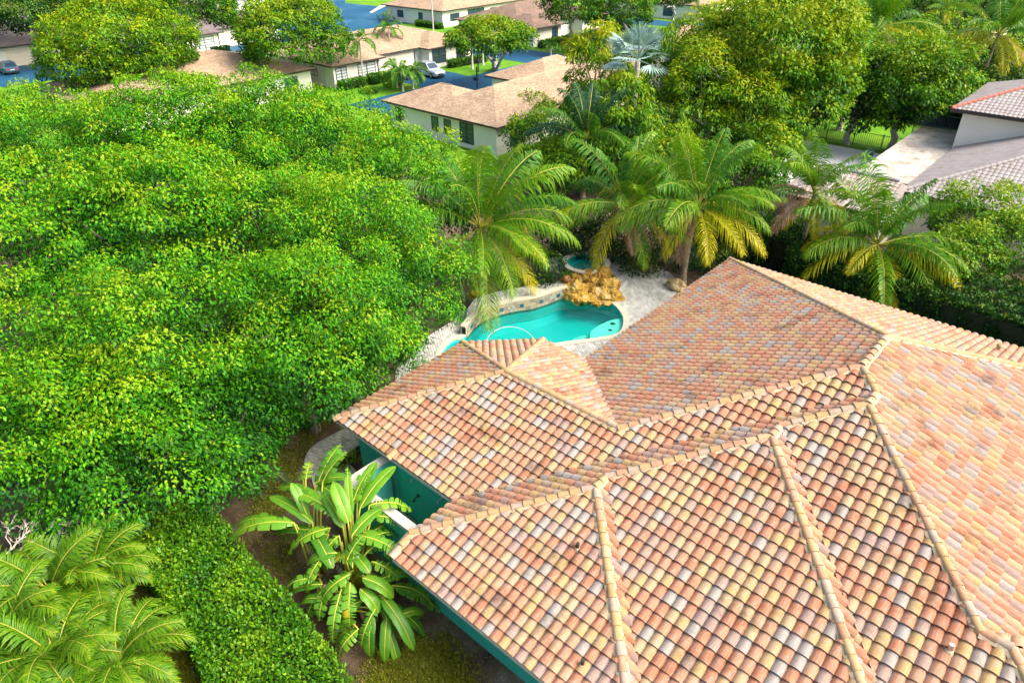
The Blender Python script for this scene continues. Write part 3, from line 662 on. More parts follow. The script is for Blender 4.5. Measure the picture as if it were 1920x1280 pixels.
for a, c, f in ridges:
    A = Vector((*a, zf(f, *a) + .075)); C = Vector((*c, zf(f, *c) + .075))
    d = C - A; Ln = d.length; d.normalize(); nseg = max(1, round(Ln / .355)); stp_ = Ln / nseg
    side = d.cross(Vector((0, 0, 1))).normalized(); up = side.cross(d).normalized()
    for k in range(nseg):
        o = obj('ridge_tile', caps[crng.choice((0, 1, 2, 3, 4, 5, 6, 7, 8, 9, 10, 11))], roof)
        P = A + d * (k * stp_); j = crng.uniform(-.02, .02); s2 = (side + up * j).normalized()
        o.matrix_local = Matrix(((s2.x, d.x, up.x, P.x), (s2.y, d.y, up.y, P.y), (s2.z, d.z, up.z, P.z), (0, 0, 0, 1)))
    m = max(2, int(Ln / .12)); V = []
    for i in range(m + 1):
        P = A + d * (Ln * i / m); wv = .168 + .03 * noise.noise(P * 2.3) + .018 * noise.noise(P * 7); w2 = .168 + .03 * noise.noise(P * 2.3 + Vector((9, 0, 0))) + .018 * noise.noise(P * 7 + Vector((5, 1, 0)))
        tilt = .30 if abs(d.z) < .02 else .22
        V += [P + side * wv - up * (.0 + wv * tilt), P + side * .10 + up * .02, P - side * .10 + up * .02, P - side * w2 - up * (.0 + w2 * tilt)]
    mortar.add(V, [(4*i+q, 4*i+4+q, 4*i+5+q, 4*i+1+q) for i in range(m) for q in range(3)])
mortar.build('mortar', M['mortar'], roof)
# loose ridge tiles lying on the far slope, vents and the broken eave corner
for (u, v, an) in ((-1.2, 28.3, .4), (0.0, 28.0, 1.0)):
    o = obj('ridge_tile', caps[1], roof); o.matrix_local = Matrix.Translation((u, v, zf(F6, u, v) + .16)) @ Matrix.Rotation(an, 4, 'Z')
o = obj('ridge_tile', caps[4], roof); Pq = at(728, 852, 3.35); o.matrix_local = Matrix.Translation((Pq.x, Pq.y, zf(F1, Pq.x, Pq.y) + .12)) @ Matrix.Rotation(0.0, 4, 'Z') @ Matrix.Rotation(.38, 4, 'X')
def vent(px, r=.05, h=.22, m='fascia', base=True):
    f = F9 if px[0] < 1300 else F11
    P = at(*px, 4.0)
    for _ in range(6): P = at(*px, zf(f, P.x, P.y) + .05)
    b = MB(); b.tube([P + Vector((0, 0, -.1)), P + Vector((0, 0, h))], r, 10)
    if base: b.tube([P + Vector((0, 0, -.1)), P + Vector((0, 0, .05))], [r * 2.4, r * 1.5], 8, 1)
    b.build('vent_pipe', [M[m], M['mortar']], roof)
vent((1083, 1028)); vent((1092, 1246)); vent((1779, 1220), .06, .24, 'chrome')
P = at(1462, 573, 3.4); b = MB(); b.tube([P, P + Vector((0, 0, .25))], .05, 8); b.build('vent_pipe', M['fascia'], roof)

# walls and eaves
b = MB()
wall_pts = [(-17.75, 10.88), (-12.0, 10.88), (-11.55, 10.88), (-11.55, 8.85), (-3.2, 8.85), (3.4, 9.4), (6.2, 9.6), (5.3, 31.4), (-13.2, 31.4), (-13.2, 18.95), (-15.9, 18.95), (-17.95, 16.9)]
b.prism(wall_pts, 0, 2.86); b.build('wall', M['stucco_green'], hs)
b = MB()
def eave(a, c, f, m=0):
    A = Vector((*a, 0)); C = Vector((*c, 0)); d = (C - A).normalized(); nn = Vector((f.g.x, f.g.y, 0))
    za, zc = zf(f, *a) - .045, zf(f, *c) - .045
    V = []
    for P, z in ((A, za), (C, zc)): V += [P + nn * .02 + Vector((0, 0, z - .15)), P + nn * .05 + Vector((0, 0, z - .15)), P + nn * .05 + Vector((0, 0, z)), P + nn * .02 + Vector((0, 0, z))]
    b.add(V, [(0,4,5,1), (1,5,6,2), (2,6,7,3), (3,7,4,0), (0,1,2,3), (7,6,5,4)], m)
for a, c, f in [((-18.35,10.41), (-12.05,10.41), F1), ((-18.35,10.41), (-18.6,17.15), F2), ((-18.69,17.2), (-16.2,19.65), F3), ((-16.2,19.65), (-13.93,19.65), F4), ((-13.93,19.65), (-13.93,32.2), F5), ((-13.93,32.2), (6.01,32.2), F6), ((-12.05,8.63), (-12.05,10.49), F8), ((-12.05,7.83), (-3.61,7.83), F9), ((-3.61,8.4), (2.95,8.4), F10)]:
    eave(a, c, f)
b.build('fascia_board', M['cap_stone'], hs)
# wall fittings of the outdoor shower
for (x, y, r, m) in ((779, 892, .022, 'cap_stone'), (784, 929, .040, 'fascia'), (829, 932, .022, 'cap_stone')):
    z = 1.6
    for _ in range(8):
        P = at(x, y, z); z += (10.86 - P.y) * -0.9 if False else 0
        lo, hi = 0.2, 2.8
    lo, hi = 0.1, 2.9
    for _ in range(30):
        mid = (lo + hi) / 2
        if at(x, y, mid).y > 10.86: lo = mid
        else: hi = mid
    P = at(x, y, lo); b = MB()
    b.tube([P + Vector((0, .06, 0)), P + Vector((0, -.16, -.02)), P + Vector((0, -.22, -.12))], [r * .6, r * .6, r * 1.4], 8)
    b.tube([P + Vector((0, .06, 0)), P + Vector((0, -.02, 0))], r * 1.8, 8); b.build('wall_fitting', M[m], hs)

# courtyard: privacy walls with caps, paver floor
cw = thing('courtyard_wall', 'teal privacy wall with a worn white cap running out from the villa', 'wall', (-15.6, 9.5, 0))
cA = at(739, 843, 2.72); cB = at(662, 898, 2.72)
ua, vb = -15.65, 10.86
va = cB.y
vC = at(770, 985, 2.72).y
b = MB(); b.box((ua - .2, vC - .1, 0), (ua, vC + 1.55, 2.6)); b.box((ua - .2, vC + 1.55, 2.05), (ua, vC + 2.45, 2.6)); b.box((ua - .2, vC + 2.45, 0), (ua, vb, 2.6))
b.build('wall_panel', M['stucco_teal'], cw)
b = MB(); b.box((ua - .24, vC - .14, 2.602), (ua + .06, vb - .02, 2.72)); b.build('cap', M['cap_stone'], cw)
cw2 = thing('courtyard_wall', 'green privacy wall with a white cap between the paddle-leaf plant and the paved courtyard', 'wall', (-13.5, vC, 0))
b = MB(); b.box((ua + .002, vC - .1, 0), (-11.56, vC + .1, 2.56)); b.build('wall_panel', M['stucco_green'], cw2)
b = MB(); b.box((ua + .062, vC - .16, 2.562), (-11.56, vC + .16, 2.68)); b.build('cap', M['cap_stone'], cw2)
cf = struct('courtyard_floor', fill_mesh('courtyard_floor', [Vector(p) for p in ((ua, vC), (-11.5, vC), (-11.5, 10.9), (ua, 10.9))], [], .02, M['soil']))
prng = random.Random(11)
def lay_pavers(parent, poly, z, w, h, ang, name='paver', skip=0.0):
    ca, sa = math.cos(ang), math.sin(ang); c0 = sum((Vector(p) for p in poly), Vector((0, 0))) / len(poly)
    def ins(p):
        r = False; j = len(poly) - 1
        for i in range(len(poly)):
            a, q = poly[i], poly[j]
            if (a[1] > p[1]) != (q[1] > p[1]) and p[0] < (q[0]-a[0]) * (p[1]-a[1]) / (q[1]-a[1]) + a[0]: r = not r
            j = i
        return r
    R = int(8 / h); mes = {}
    for j in range(-R, R):
        for i in range(-R, R):
            lx = i * w + (w / 2 if j % 2 else 0); ly = j * h
            p = (c0.x + lx * ca - ly * sa, c0.y + lx * sa + ly * ca)
            if not ins(p): continue
            k = prng.randrange(6)
            if k not in mes:
                bb = MB(); g = .012; a = w / 2 - g / 2; e = h / 2 - g / 2; c = .012
                bb.add([(-a,-e,0),(a,-e,0),(a,e,0),(-a,e,0),(-a+c,-e+c,.05),(a-c,-e+c,.05),(a-c,e-c,.05),(-a+c,e-c,.05)], [(4,5,6,7),(0,1,5,4),(1,2,6,5),(2,3,7,6),(3,0,4,7)], 0, k / 5)
                mes[k] = bb.mesh(name, [M['one_paver']])
            o = obj(name, mes[k], parent, (p[0], p[1], z + prng.uniform(-.006, .006))); o.rotation_euler = (prng.uniform(-.01, .01), prng.uniform(-.01, .01), ang)
lay_pavers(cf, [(ua + .05, vC + .12), (-11.6, vC + .12), (-11.6, 10.84), (ua + .05, 10.84)], .0, .34, .24, 0.0)
path_px = [(577,886),(571,866),(577,848),(594,832),(622,816),(660,800),(700,800),(705,820),(672,836),(646,856),(625,872),(606,890),(600,905)]
path_poly = spline([at(x, y) for x, y in path_px], 4)
pf = struct('garden_path', fill_mesh('garden_path', path_poly, [], .036, M['paver_worn'], z1=0))
lay_pavers(pf, [tuple(p) for p in offset_poly(path_poly, -.16 if area2(path_poly) > 0 else .16)], .0, .24, .16, .35)
struct('path_slab', fill_mesh('path_slab', spline([at(x, y) for x, y in ((584,892),(604,894),(650,872),(668,884),(690,905),(650,940),(600,930))], 4), [], .05, M['cap_stone'], z1=0))

# ------------------------------------------------------------------ foliage builders
def unit(a): return a / np.maximum(1e-9, np.linalg.norm(a, axis=1, keepdims=True))
def leaf_quads(P, ax, nr, L, Wd, fold=.18):
    """one diamond leaf (two triangles) for each point"""
    ax = unit(ax); sd_ = unit(np.cross(ax, nr)); nr = unit(np.cross(sd_, ax)); L = L[:, None]; Wd = Wd[:, None]
    mid = P + ax * L * .48
    V = np.stack([P, mid + sd_ * Wd * .5 + nr * Wd * fold, P + ax * L - nr * L * .12, mid - sd_ * Wd * .5 + nr * Wd * fold], 1).reshape(-1, 3)
    F = np.arange(len(V)).reshape(-1, 4); return V, F
def sphere_dirs(n, rng):
    z = rng.uniform(-1, 1, n); a = rng.uniform(0, 2 * np.pi, n); r = np.sqrt(1 - z * z); return np.stack([r * np.cos(a), r * np.sin(a), z], 1)
def wob(D, seed, fr=2.2):
    s = np.zeros(len(D))
    for k in range(4):
        rr = np.random.default_rng(seed * 13 + k); w = rr.normal(size=3) * fr * (1 + .5 * k); s = s + np.sin(D @ w + rr.uniform(0, 6.28)) / (1 + .5 * k)
    return s / 2.6
def crown_leaves(c, rad, rng, lobes=160, lobe_r=.75, per=110, L=.17, asp=.55, droop=.5, low=-.35, wobble=.16, tone_mid=.45, young=.35, inner=.25, cull=True, flat=.7):
    c = np.array(c, float); rad = np.array(rad, float)
    D = sphere_dirs(lobes * 3, rng); D = D[D[:, 2] > low]
    if cull:                                   # fewer clumps on the side nobody can look at
        v = np.array([0, 0, CAM_H]) - c; v /= np.linalg.norm(v); D = D[(D @ v > -.35) | (rng.random(len(D)) < .3)]
    D = D[:lobes]; fr = 1 + wobble * wob(D, int(rng.integers(1e6)), 3.0) - inner * rng.random(len(D)) ** 2.5
    C = c + D * rad * fr[:, None]
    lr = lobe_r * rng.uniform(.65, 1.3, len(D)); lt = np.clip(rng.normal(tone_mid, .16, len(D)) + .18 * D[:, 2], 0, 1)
    fill = rng.random(len(D)) < .22; C[fill] = c + (C[fill] - c) * .66; lr[fill] *= 1.25; lt[fill] *= .4  # inner filler clumps, toned darker to paint in the shade deep in the crown
    n = np.maximum(8, (per * (lr / lobe_r) ** 2 * np.where(fill, .6, 1)).astype(int)); idx = np.repeat(np.arange(len(D)), n); N = len(idx)
    d = sphere_dirs(N, rng); out = unit(D[idx] + np.array([0, 0, .55]))
    d = unit(d + out * .65); rr = rng.uniform(.45, 1.0, N) ** .5
    off = d * (lr[idx] * rr)[:, None]; off[:, 2] *= flat
    st_d = unit(np.column_stack([D[:, :2] + rng.normal(0, .5, (len(D), 2)), rng.normal(-.25, .25, len(D))])); off += st_d[idx] * ((off * st_d[idx]).sum(1) * rng.uniform(.2, 1.0, len(D))[idx])[:, None]
    off += rng.normal(0, .10, (N, 3)) * lr[idx][:, None]
    P = C[idx] + off
    ax = unit(d * np.array([1, 1, .4]) + np.array([0, 0, -droop]) + rng.normal(0, .45, (N, 3)))
    nr = unit(d * .6 + np.array([0, 0, .9]) + rng.normal(0, .45, (N, 3)))
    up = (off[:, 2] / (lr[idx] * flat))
    tone = np.clip(lt[idx] + .36 * up + rng.normal(0, .12, N) + (rng.random(N) < .06) * young, 0, 1)  # clump tops painted lighter, undersides darker, as lit and shaded; some young leaves
    return P, ax, nr, L * rng.uniform(.7, 1.25, N), L * asp * rng.uniform(.75, 1.2, N), tone
def leaves_obj(name, parts, mat, parent=None):
    P, ax, nr, L, Wd, t = [np.concatenate(q) for q in zip(*parts)]
    V, F = leaf_quads(P, ax, nr, L, Wd)
    return obj(name, mesh_np(name, V, F, t, [mat]), parent)
def limb(b, a, c, r0, r1, rng, n=5, m=0, k=6, wig=.12):
    a = Vector(a); c = Vector(c); Ln = (c - a).length; pts = []
    for i in range(n + 1):
        t = i / n; p = a.lerp(c, t) + Vector(rng.normal(0, wig * Ln * .2, 3)) * (math.sin(math.pi * t)); pts.append(p)
    b.tube(pts, [r0 + (r1 - r0) * i / n for i in range(n + 1)], k, m)
def trunk_obj(base, c, rad, r, rng, mat, parent, stems=1, nl=7):
    b = MB(); base = Vector(base); c = Vector(c)
    for s_ in range(stems):
        bs = base + Vector((rng.normal(0, .25), rng.normal(0, .25), 0)) * (stems > 1)
        fk = bs.lerp(c, .55) + Vector((rng.normal(0, .2), rng.normal(0, .2), 0)) * (1 + 2 * (stems > 1))
        limb(b, bs - Vector((0, 0, .1)), fk, r, r * .65, rng, 5, 0, 7, .25)
        for k in range(nl):
            an = 2 * math.pi * (k + rng.random()) / nl
            e = c + Vector((math.cos(an) * rad[0] * .75, math.sin(an) * rad[1] * .75, rad[2] * rng.uniform(-.1, .6)))
            limb(b, fk, e, r * .55, r * .12, rng, 5, 0, 5, .3)
    return b.build('trunk', mat, parent)
def tree(name, label, cat, base, c, rad, seed, mat, bark='bark', r=.25, group=None, stems=1, **kw):
    rng = np.random.default_rng(seed)
    t = thing(name, label, cat, (base[0], base[1], 0), group)
    trunk_obj(Vector((base[0], base[1], 0)), c, rad, r, rng, M[bark], t, stems)
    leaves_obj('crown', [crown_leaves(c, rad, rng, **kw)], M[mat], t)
    return t

# ---- the big glossy trees on the left
ft = [  # px of the crown centre, z, radii, lobes
 ((110,262),6.6,(5.2,5.2,2.6),'broad glossy green tree at the far end of the grove beside the tan roof corner'),
 ((300,235),6.7,(5.0,5.0,2.6),'glossy green tree at the back of the grove below the yellow-green tree'),
 ((470,225),6.5,(4.8,4.8,2.5),'glossy green tree at the back of the grove below the round street tree'),
 ((600,262),5.6,(4.6,4.6,2.5),'glossy green tree of the grove nearest the silver car and street palms'),
 ((735,340),5.6,(3.6,3.8,2.6),'bright green tree at the grove edge just left of the tallest garden palm fronds'),
 ((60,430),6.4,(4.6,4.6,2.5),'lime-tinged glossy tree cut off by the left edge of the picture'),
 ((265,395),6.6,(4.6,4.6,2.6),'yellow-tipped glossy tree in the middle of the grove'),
 ((470,410),6.4,(4.4,4.4,2.6),'dense glossy green tree in the heart of the grove'),
 ((650,455),5.8,(4.0,4.0,2.5),'glossy green tree in the grove facing the turquoise swimming pool'),
 ((742,508),4.4,(2.7,2.7,2.3),'low drooping green tree hanging over the terrace by the swimming pool'),
 ((120,625),5.4,(3.8,3.8,2.4),'glossy tree above the shady gap at the left picture edge'),
 ((320,620),5.6,(3.8,3.8,2.4),'glossy tree with drooping sprays above the clipped hedge'),
 ((550,600),5.0,(3.7,3.6,2.4),'glossy tree with drooping sprays beside the bare dirt strip'),
 ((662,640),3.9,(2.8,2.8,2.1),'low glossy tree overhanging the mulch near the villa roof corner'),
 ((235,800),4.1,(3.1,3.1,1.9),'front glossy tree of the grove hanging over the clipped hedge'),
 ((50,790),4.1,(2.9,2.9,1.9),'front glossy tree of the grove above the bare dead branches'),
 ((400,770),4.0,(2.6,2.6,1.8),'front glossy tree of the grove beside the small dark palm'),
]
for k, ((x, y), z, rad, lab) in enumerate(ft):
    z += (-.4, .5, 1.0, .6, .3)[k] if k < 5 else (.5, -.5, .3)[k % 3]
    c = at(x, y, z); near = c.y < 12
    A = rad[0] * rad[1] * 3.0
    rad = (rad[0], rad[1], rad[2] * 1.3); c.z -= rad[2] * .18
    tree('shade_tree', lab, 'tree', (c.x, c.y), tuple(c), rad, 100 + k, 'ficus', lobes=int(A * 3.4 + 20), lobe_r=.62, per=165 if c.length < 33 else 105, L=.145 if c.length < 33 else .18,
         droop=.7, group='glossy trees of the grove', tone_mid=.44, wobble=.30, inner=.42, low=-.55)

# ---- thin grass and litter on the bare ground
def in_poly(Q, P):
    r = np.zeros(len(Q), bool); j = len(P) - 1
    for i in range(len(P)):
        a, q = P[i], P[j]; r ^= ((a[1] > Q[:, 1]) != (q[1] > Q[:, 1])) & (Q[:, 0] < (q[0]-a[0]) * (Q[:, 1]-a[1]) / (q[1]-a[1] + 1e-12) + a[0]); j = i
    return r
GP = []
for ti, px in enumerate(TURF):
    P = [at(x, y).xy for x, y in px]; c = sum(P, Vector((0, 0))) / len(P); P = [c + (p - c) * 1.08 for p in P]
    x0, x1, y0, y1 = min(p.x for p in P), max(p.x for p in P), min(p.y for p in P), max(p.y for p in P)
    Q = np.stack([RNG.uniform(x0, x1, 110000), RNG.uniform(y0, y1, 110000)], 1); Q = Q[in_poly(Q, P)]
    Q3 = np.column_stack([Q, np.zeros(len(Q))]); w = .55 + .5 * wob(Q3 * .9, 77 + ti, 1.6) + .3 * wob(Q3 * 4, 7, 1.5)
    inner = in_poly(Q, [c + (p - c) * .78 for p in P]); Q = Q[RNG.random(len(Q)) < np.clip(w, 0, 1) * np.where(inner, 1, .35)]; GP.append(Q[:24000])
Q = np.concatenate(GP); N = len(Q); P = np.column_stack([Q, np.full(N, .005)])
ax = unit(np.column_stack([RNG.normal(0, .7, (N, 2)), np.full(N, .8)])); nr = unit(RNG.normal(0, 1, (N, 3)) + [0, 0, .6])
V, F = leaf_quads(P, ax, nr, RNG.uniform(.07, .17, N), RNG.uniform(.016, .034, N))
M['blade'] = leaf_mat('turf_blade', [(0.0, (0.07, 0.09, 0.010)), (0.5, (0.16, 0.20, 0.010)), (0.85, (0.28, 0.29, 0.015)), (1.0, (0.36, 0.30, 0.09))], trans=.2, rough=.6)
tag(obj('grass', mesh_np('grass', V, F, RNG.random(N), [M['blade']])), 'thin olive grass growing in patches on the bare soil', kind='stuff')
N = 5200; T = RNG.random(N); Q = np.stack([RNG.uniform(-26, -6, N), RNG.uniform(2, 20, N)], 1)
Q = Q[~in_poly(Q, [Vector(p) for p in wall_pts])]; N = len(Q)
P = np.column_stack([Q, RNG.uniform(.012, .03, N)]); a_ = RNG.uniform(0, 6.28, N); ax = np.column_stack([np.cos(a_), np.sin(a_), RNG.normal(0, .15, N)]); nr = unit(RNG.normal(0, .3, (N, 3)) + [0, 0, 1])
V, F = leaf_quads(P, ax, nr, RNG.uniform(.06, .13, N), RNG.uniform(.03, .07, N))
M['litter'] = leaf_mat('fallen_leaf', [(0.0, (0.05, 0.028, 0.014)), (0.5, (0.14, 0.08, 0.03)), (0.85, (0.26, 0.16, 0.05)), (1.0, (0.36, 0.30, 0.06))], trans=.05, rough=.8)
tag(obj('fallen_leaves', mesh_np('fallen_leaves', V, F, RNG.random(N), [M['litter']])), 'dry fallen leaves strewn on the bare soil', kind='stuff')

# ------------------------------------------------------------------ palms
def frond_mesh(name, elev, Ln, mats, seed, droop=1.0, pairs=64, leaf=1.25, lw=.046, hang=1.25, tone=.5, spread=.9, tip_tone=.35, segs=3, lift=0.0):
    """an arching feather frond starting at the origin and heading along +X"""
    rng = np.random.default_rng(seed); N = 24; pts = [Vector((0, 0, 0))]; a = elev
    for i in range(N):
        t = i / N; a -= droop * (.25 + 1.5 * t) / N * 1.25 * max(.15, math.cos(a)) + (.004 if a < -1.2 else 0)
        a = max(a, -1.45)
        pts.append(pts[-1] + Vector((math.cos(a), 0, math.sin(a))) * (Ln / N))
    b = MB(); b.tube(pts, [.035 * (1 - .85 * i / N) * (Ln / 4) ** .5 + .004 for i in range(N + 1)], 4, 1, .5)
    def pos(t):
        x = t * N; i = min(N - 1, int(x)); return pts[i].lerp(pts[i+1], x - i), (pts[i+1] - pts[i]).normalized()
    for k in range(pairs):
        t = .14 + .86 * (k + .5) / pairs; p, d = pos(t)
        ll = leaf * (math.sin(math.pi * (.12 + .84 * (t - .14) / .86)) ** .7) * (Ln / 4.2)
        for sgn in (-1, 1):
            side = Vector((0, sgn, 0)); nrm = d.cross(side) * sgn
            if nrm.z < 0: nrm = -nrm
            fwd = .55 + .5 * t
            v0 = (side * spread + d * fwd + nrm * (.28 + lift) + Vector(rng.normal(0, .10, 3))).normalized()
            l_ = ll * rng.uniform(.72, 1.15); dn = Vector((0, 0, -1)) * hang * rng.uniform(.7, 1.3) + Vector(rng.normal(0, .07, 3))
            q = [p]; v = v0.copy()
            for s_ in range(segs):
                q.append(q[-1] + v * (l_ / segs)); v = (v + dn * (.75 if s_ == 0 else .8)).normalized()
            wv = d.copy() * (lw * .5)
            V = [q[0] - wv * .5, q[0] + wv * .5]
            for s_ in range(1, segs): V += [q[s_] - wv, q[s_] + wv]
            V += [q[segs]]
            F = [(2*s_, 2*s_+1, 2*s_+3, 2*s_+2) for s_ in range(segs - 1)] + [(2*segs-2, 2*segs-1, 2*segs)]
            b.add(V, F, 0, float(np.clip(tone + rng.normal(0, .13) + tip_tone * (t - .5), 0, 1)))
    me = b.mesh(name, mats); return me
FR = {}
def get_frond(e, kind, v, **kw):
    key = (e, kind, v, tuple(sorted(kw.items())))
    if key not in FR:
        mat = {'g': M['frond_green'], 'l': M['frond_lime'], 'y': M['frond_yellow'], 'b': M['frond_brown'], 'd': M['frond_dark'], 'a': M['areca']}[kind]
        FR[key] = frond_mesh('frond', e, 4.2, [mat, M['rachis'] if kind != 'b' else M['bark']], hash((round(e * 100), v)) % 9973, **kw)
    return FR[key]
def palm_trunk(base, hub, r0, r1, parent, rings=True, mat='palm_bark', bend=.25):
    b = MB(); base = Vector(base); hub = Vector(hub); pts = []; rad = []; n = max(12, int((hub - base).length / .16)) if rings else 10
    for i in range(n + 1):
        t = i / n; p = base.lerp(hub, t); p += Vector((hub.x - base.x, hub.y - base.y, 0)) * (-bend * math.sin(math.pi * t)); pts.append(p)
        rad.append((r0 + (r1 - r0) * t + .08 * r0 * math.exp(-t * 14) * 6) * (1.0 if not rings or i % 2 else 1.10))
    b.tube(pts, rad, 8); return b.build('trunk', M[mat], parent)
def palm(name, label, base, hub, scale, fronds, seed, trunk=(.16, .11), group=None, nuts=0, cat='palm', boots=True, **kw):
    """fronds: list of (azimuth deg in the plan, elevation rad, kind, length factor)"""
    rng = np.random.default_rng(seed); base = Vector((base[0], base[1], 0)); hub = Vector(hub)
    t = thing(name, label, cat, base, group)
    palm_trunk(base, hub, trunk[0], trunk[1], t)
    for k, (az, el, kind, lf) in enumerate(fronds):
        el = round(el / .12) * .12
        me = get_frond(el, kind, k % 2, **kw)
        o = bpy.data.objects.new('frond', me); COL.objects.link(o); o.parent = t
        o.location = hub - base + Vector((0, 0, .04 * (el + .4)));
        o.rotation_euler = (rng.normal(0, .16), rng.normal(0, .06), math.radians(az)); sc = scale * lf * rng.uniform(.88, 1.1); o.scale = (sc, sc, sc)
        if kind in 'yb': o['label'] = 'yellowing lower frond' if kind == 'y' else 'dry brown hanging frond'
    if boots:
        b = MB()
        for k in range(9):
            an = k * 2.4; d = Vector((math.cos(an), math.sin(an), .9)); q = hub - base + Vector((0, 0, -.35 + .04 * k))
            b.tube([q, q + d * .22, q + d * .45 + Vector((0, 0, .1))], [.06, .05, .02], 5)
        b.build('leaf_base', M['bark'], t)
    for k in range(nuts):
        an = k * 1.9; bm_ = MB(); c = hub - base + Vector((.22 * math.cos(an), .22 * math.sin(an), -.28 - .05 * (k % 3)))
        bm_.tube([c + Vector((0, 0, .14)), c + Vector((0, 0, .07)), c, c - Vector((0, 0, .08)), c - Vector((0, 0, .13))], [.03, .10, .12, .09, .02], 8)
        bm_.build('coconut', M['frond_yellow'], t, True)
    return t
def ring_fronds(rng, n, spec, az0=0):
    """spec: list of (share, elevation range, kinds, length)"""
    out = []; k = 0; g = 137.5
    for share, (e0, e1), kinds, lf in spec:
        m = max(1, round(n * share))
        for j in range(m):
            out.append(((az0 + k * g + rng.normal(0, 10)) % 360, rng.uniform(e0, e1), kinds[int(rng.integers(len(kinds)))], lf * rng.uniform(.9, 1.08))); k += 1
    return out
VIEW = lambda P: math.degrees(math.atan2(-P.y, -P.x))         # plan azimuth that points at the camera
def coco(label, base_px, hub_px, hz, scale, seed, extra=(), n=19, spec=None, **kw):
    rng = np.random.default_rng(seed); hub = at(*hub_px, hz); base = at(*base_px) if base_px else Vector((hub.x - .3, hub.y + .4, 0))
    v = VIEW(hub)
    spec = spec or [(.20, (1.1, 1.4), 'gl', 1.0), (.26, (.75, 1.1), 'gl', 1.08), (.28, (.35, .7), 'gll', 1.1), (.16, (.0, .3), 'lyy', 1.0), (.10, (-.5, -.1), 'yyb', .9)]
    fr = ring_fronds(rng, n, spec, rng.uniform(0, 360)) + [(v + a, e, k_, l_) for a, e, k_, l_ in extra]
    return palm('coconut_palm', label, base, hub, scale, fr, seed, group='coconut palms round the garden', **kw)
# image right is plan azimuth +42, towards the camera is VIEW
coco('tall coconut palm left of the hot tub with fronds hanging over the pool edge', None, (900, 428), 3.9, 1.25, 11,
     [(-30, -.35, 'l', 1.15), (5, -.3, 'l', 1.2), (70, .45, 'l', 1.1), (95, .5, 'l', 1.15), (45, .40, 'l', 1.1), (20, .1, 'l', 1.0), (-12, -.15, 'l', .95), (110, .8, 'l', 1.1), (135, .9, 'g', 1.1), (60, .05, 'y', .9), (80, .75, 'g', 1.15)], nuts=4)
coco('coconut palm with a leaning ringed trunk behind the upper terrace', (1220, 512), (1172, 385), 4.4, .98, 12,
     [(10, -.5, 'b', .8), (35, -.55, 'l', .95), (-70, .0, 'l', .9), (-100, .1, 'l', .95)], nuts=3)
coco('coconut palm with a brown hanging frond beside the rear corner of the villa roof', (1280, 528), (1308, 388), 4.7, 1.05, 13,
     [(-28, -.55, 'b', .75), (18, -.15, 'y', 1.0), (45, .0, 'y', .95), (75, .35, 'l', 1.1), (-75, .1, 'y', .9), (90, .6, 'l', 1.05), (-60, .35, 'l', 1.1)])
coco('slim coconut palm with a bent ringed trunk and dry lower fronds beside the patio roof', (1492, 516), (1527, 365), 5.0, .82, 14,
     [(-60, .1, 'b', .8), (-85, .2, 'b', .8), (10, -.2, 'y', .8), (45, -.1, 'l', .9), (-40, -.3, 'y', .7)], trunk=(.13, .10))
coco('stout coconut palm with gold lower fronds in front of the dark hedge', (1612, 548), (1645, 460), 3.1, 1.08, 15,
     [(-55, .15, 'y', .9), (-75, .25, 'y', .95), (5, -.1, 'y', .85), (30, .0, 'y', .95), (62, .25, 'y', 1.1), (75, .35, 'l', 1.1), (50, .2, 'l', 1.05), (-20, .1, 'y', .8)], trunk=(.2, .16))
coco('coconut palm with dark upright fronds behind the bright bush', None, (1098, 262), 4.5, 1.0, 16, n=16,
     spec=[(.5, (.9, 1.3), 'dg', 1.05), (.5, (.4, .8), 'dg', 1.05)])
coco('tall coconut palm at the upper right beyond the dark evergreen tree', None, (1652, 52), 8, 1.25, 17, n=22)
coco('tall coconut palm at the upper right corner with gold fronds hanging towards the grey roof', None, (1872, 66), 7.5, 1.3, 18, [(-30, -.3, 'y', .9), (-60, .0, 'y', .9), (20, -.2, 'y', .9)], n=22)
coco('coconut palm at the top picture edge above the big lime green tree', None, (1600, 20), 7, 1.2, 19, n=16)
coco('thin coconut palm at the top edge between two taller palms', None, (1778, 22), 7, .8, 20, n=14, trunk=(.10, .08))
coco('second thin coconut palm at the top edge left of the corner palm', None, (1808, 10), 7, .8, 21, n=14, trunk=(.10, .08))

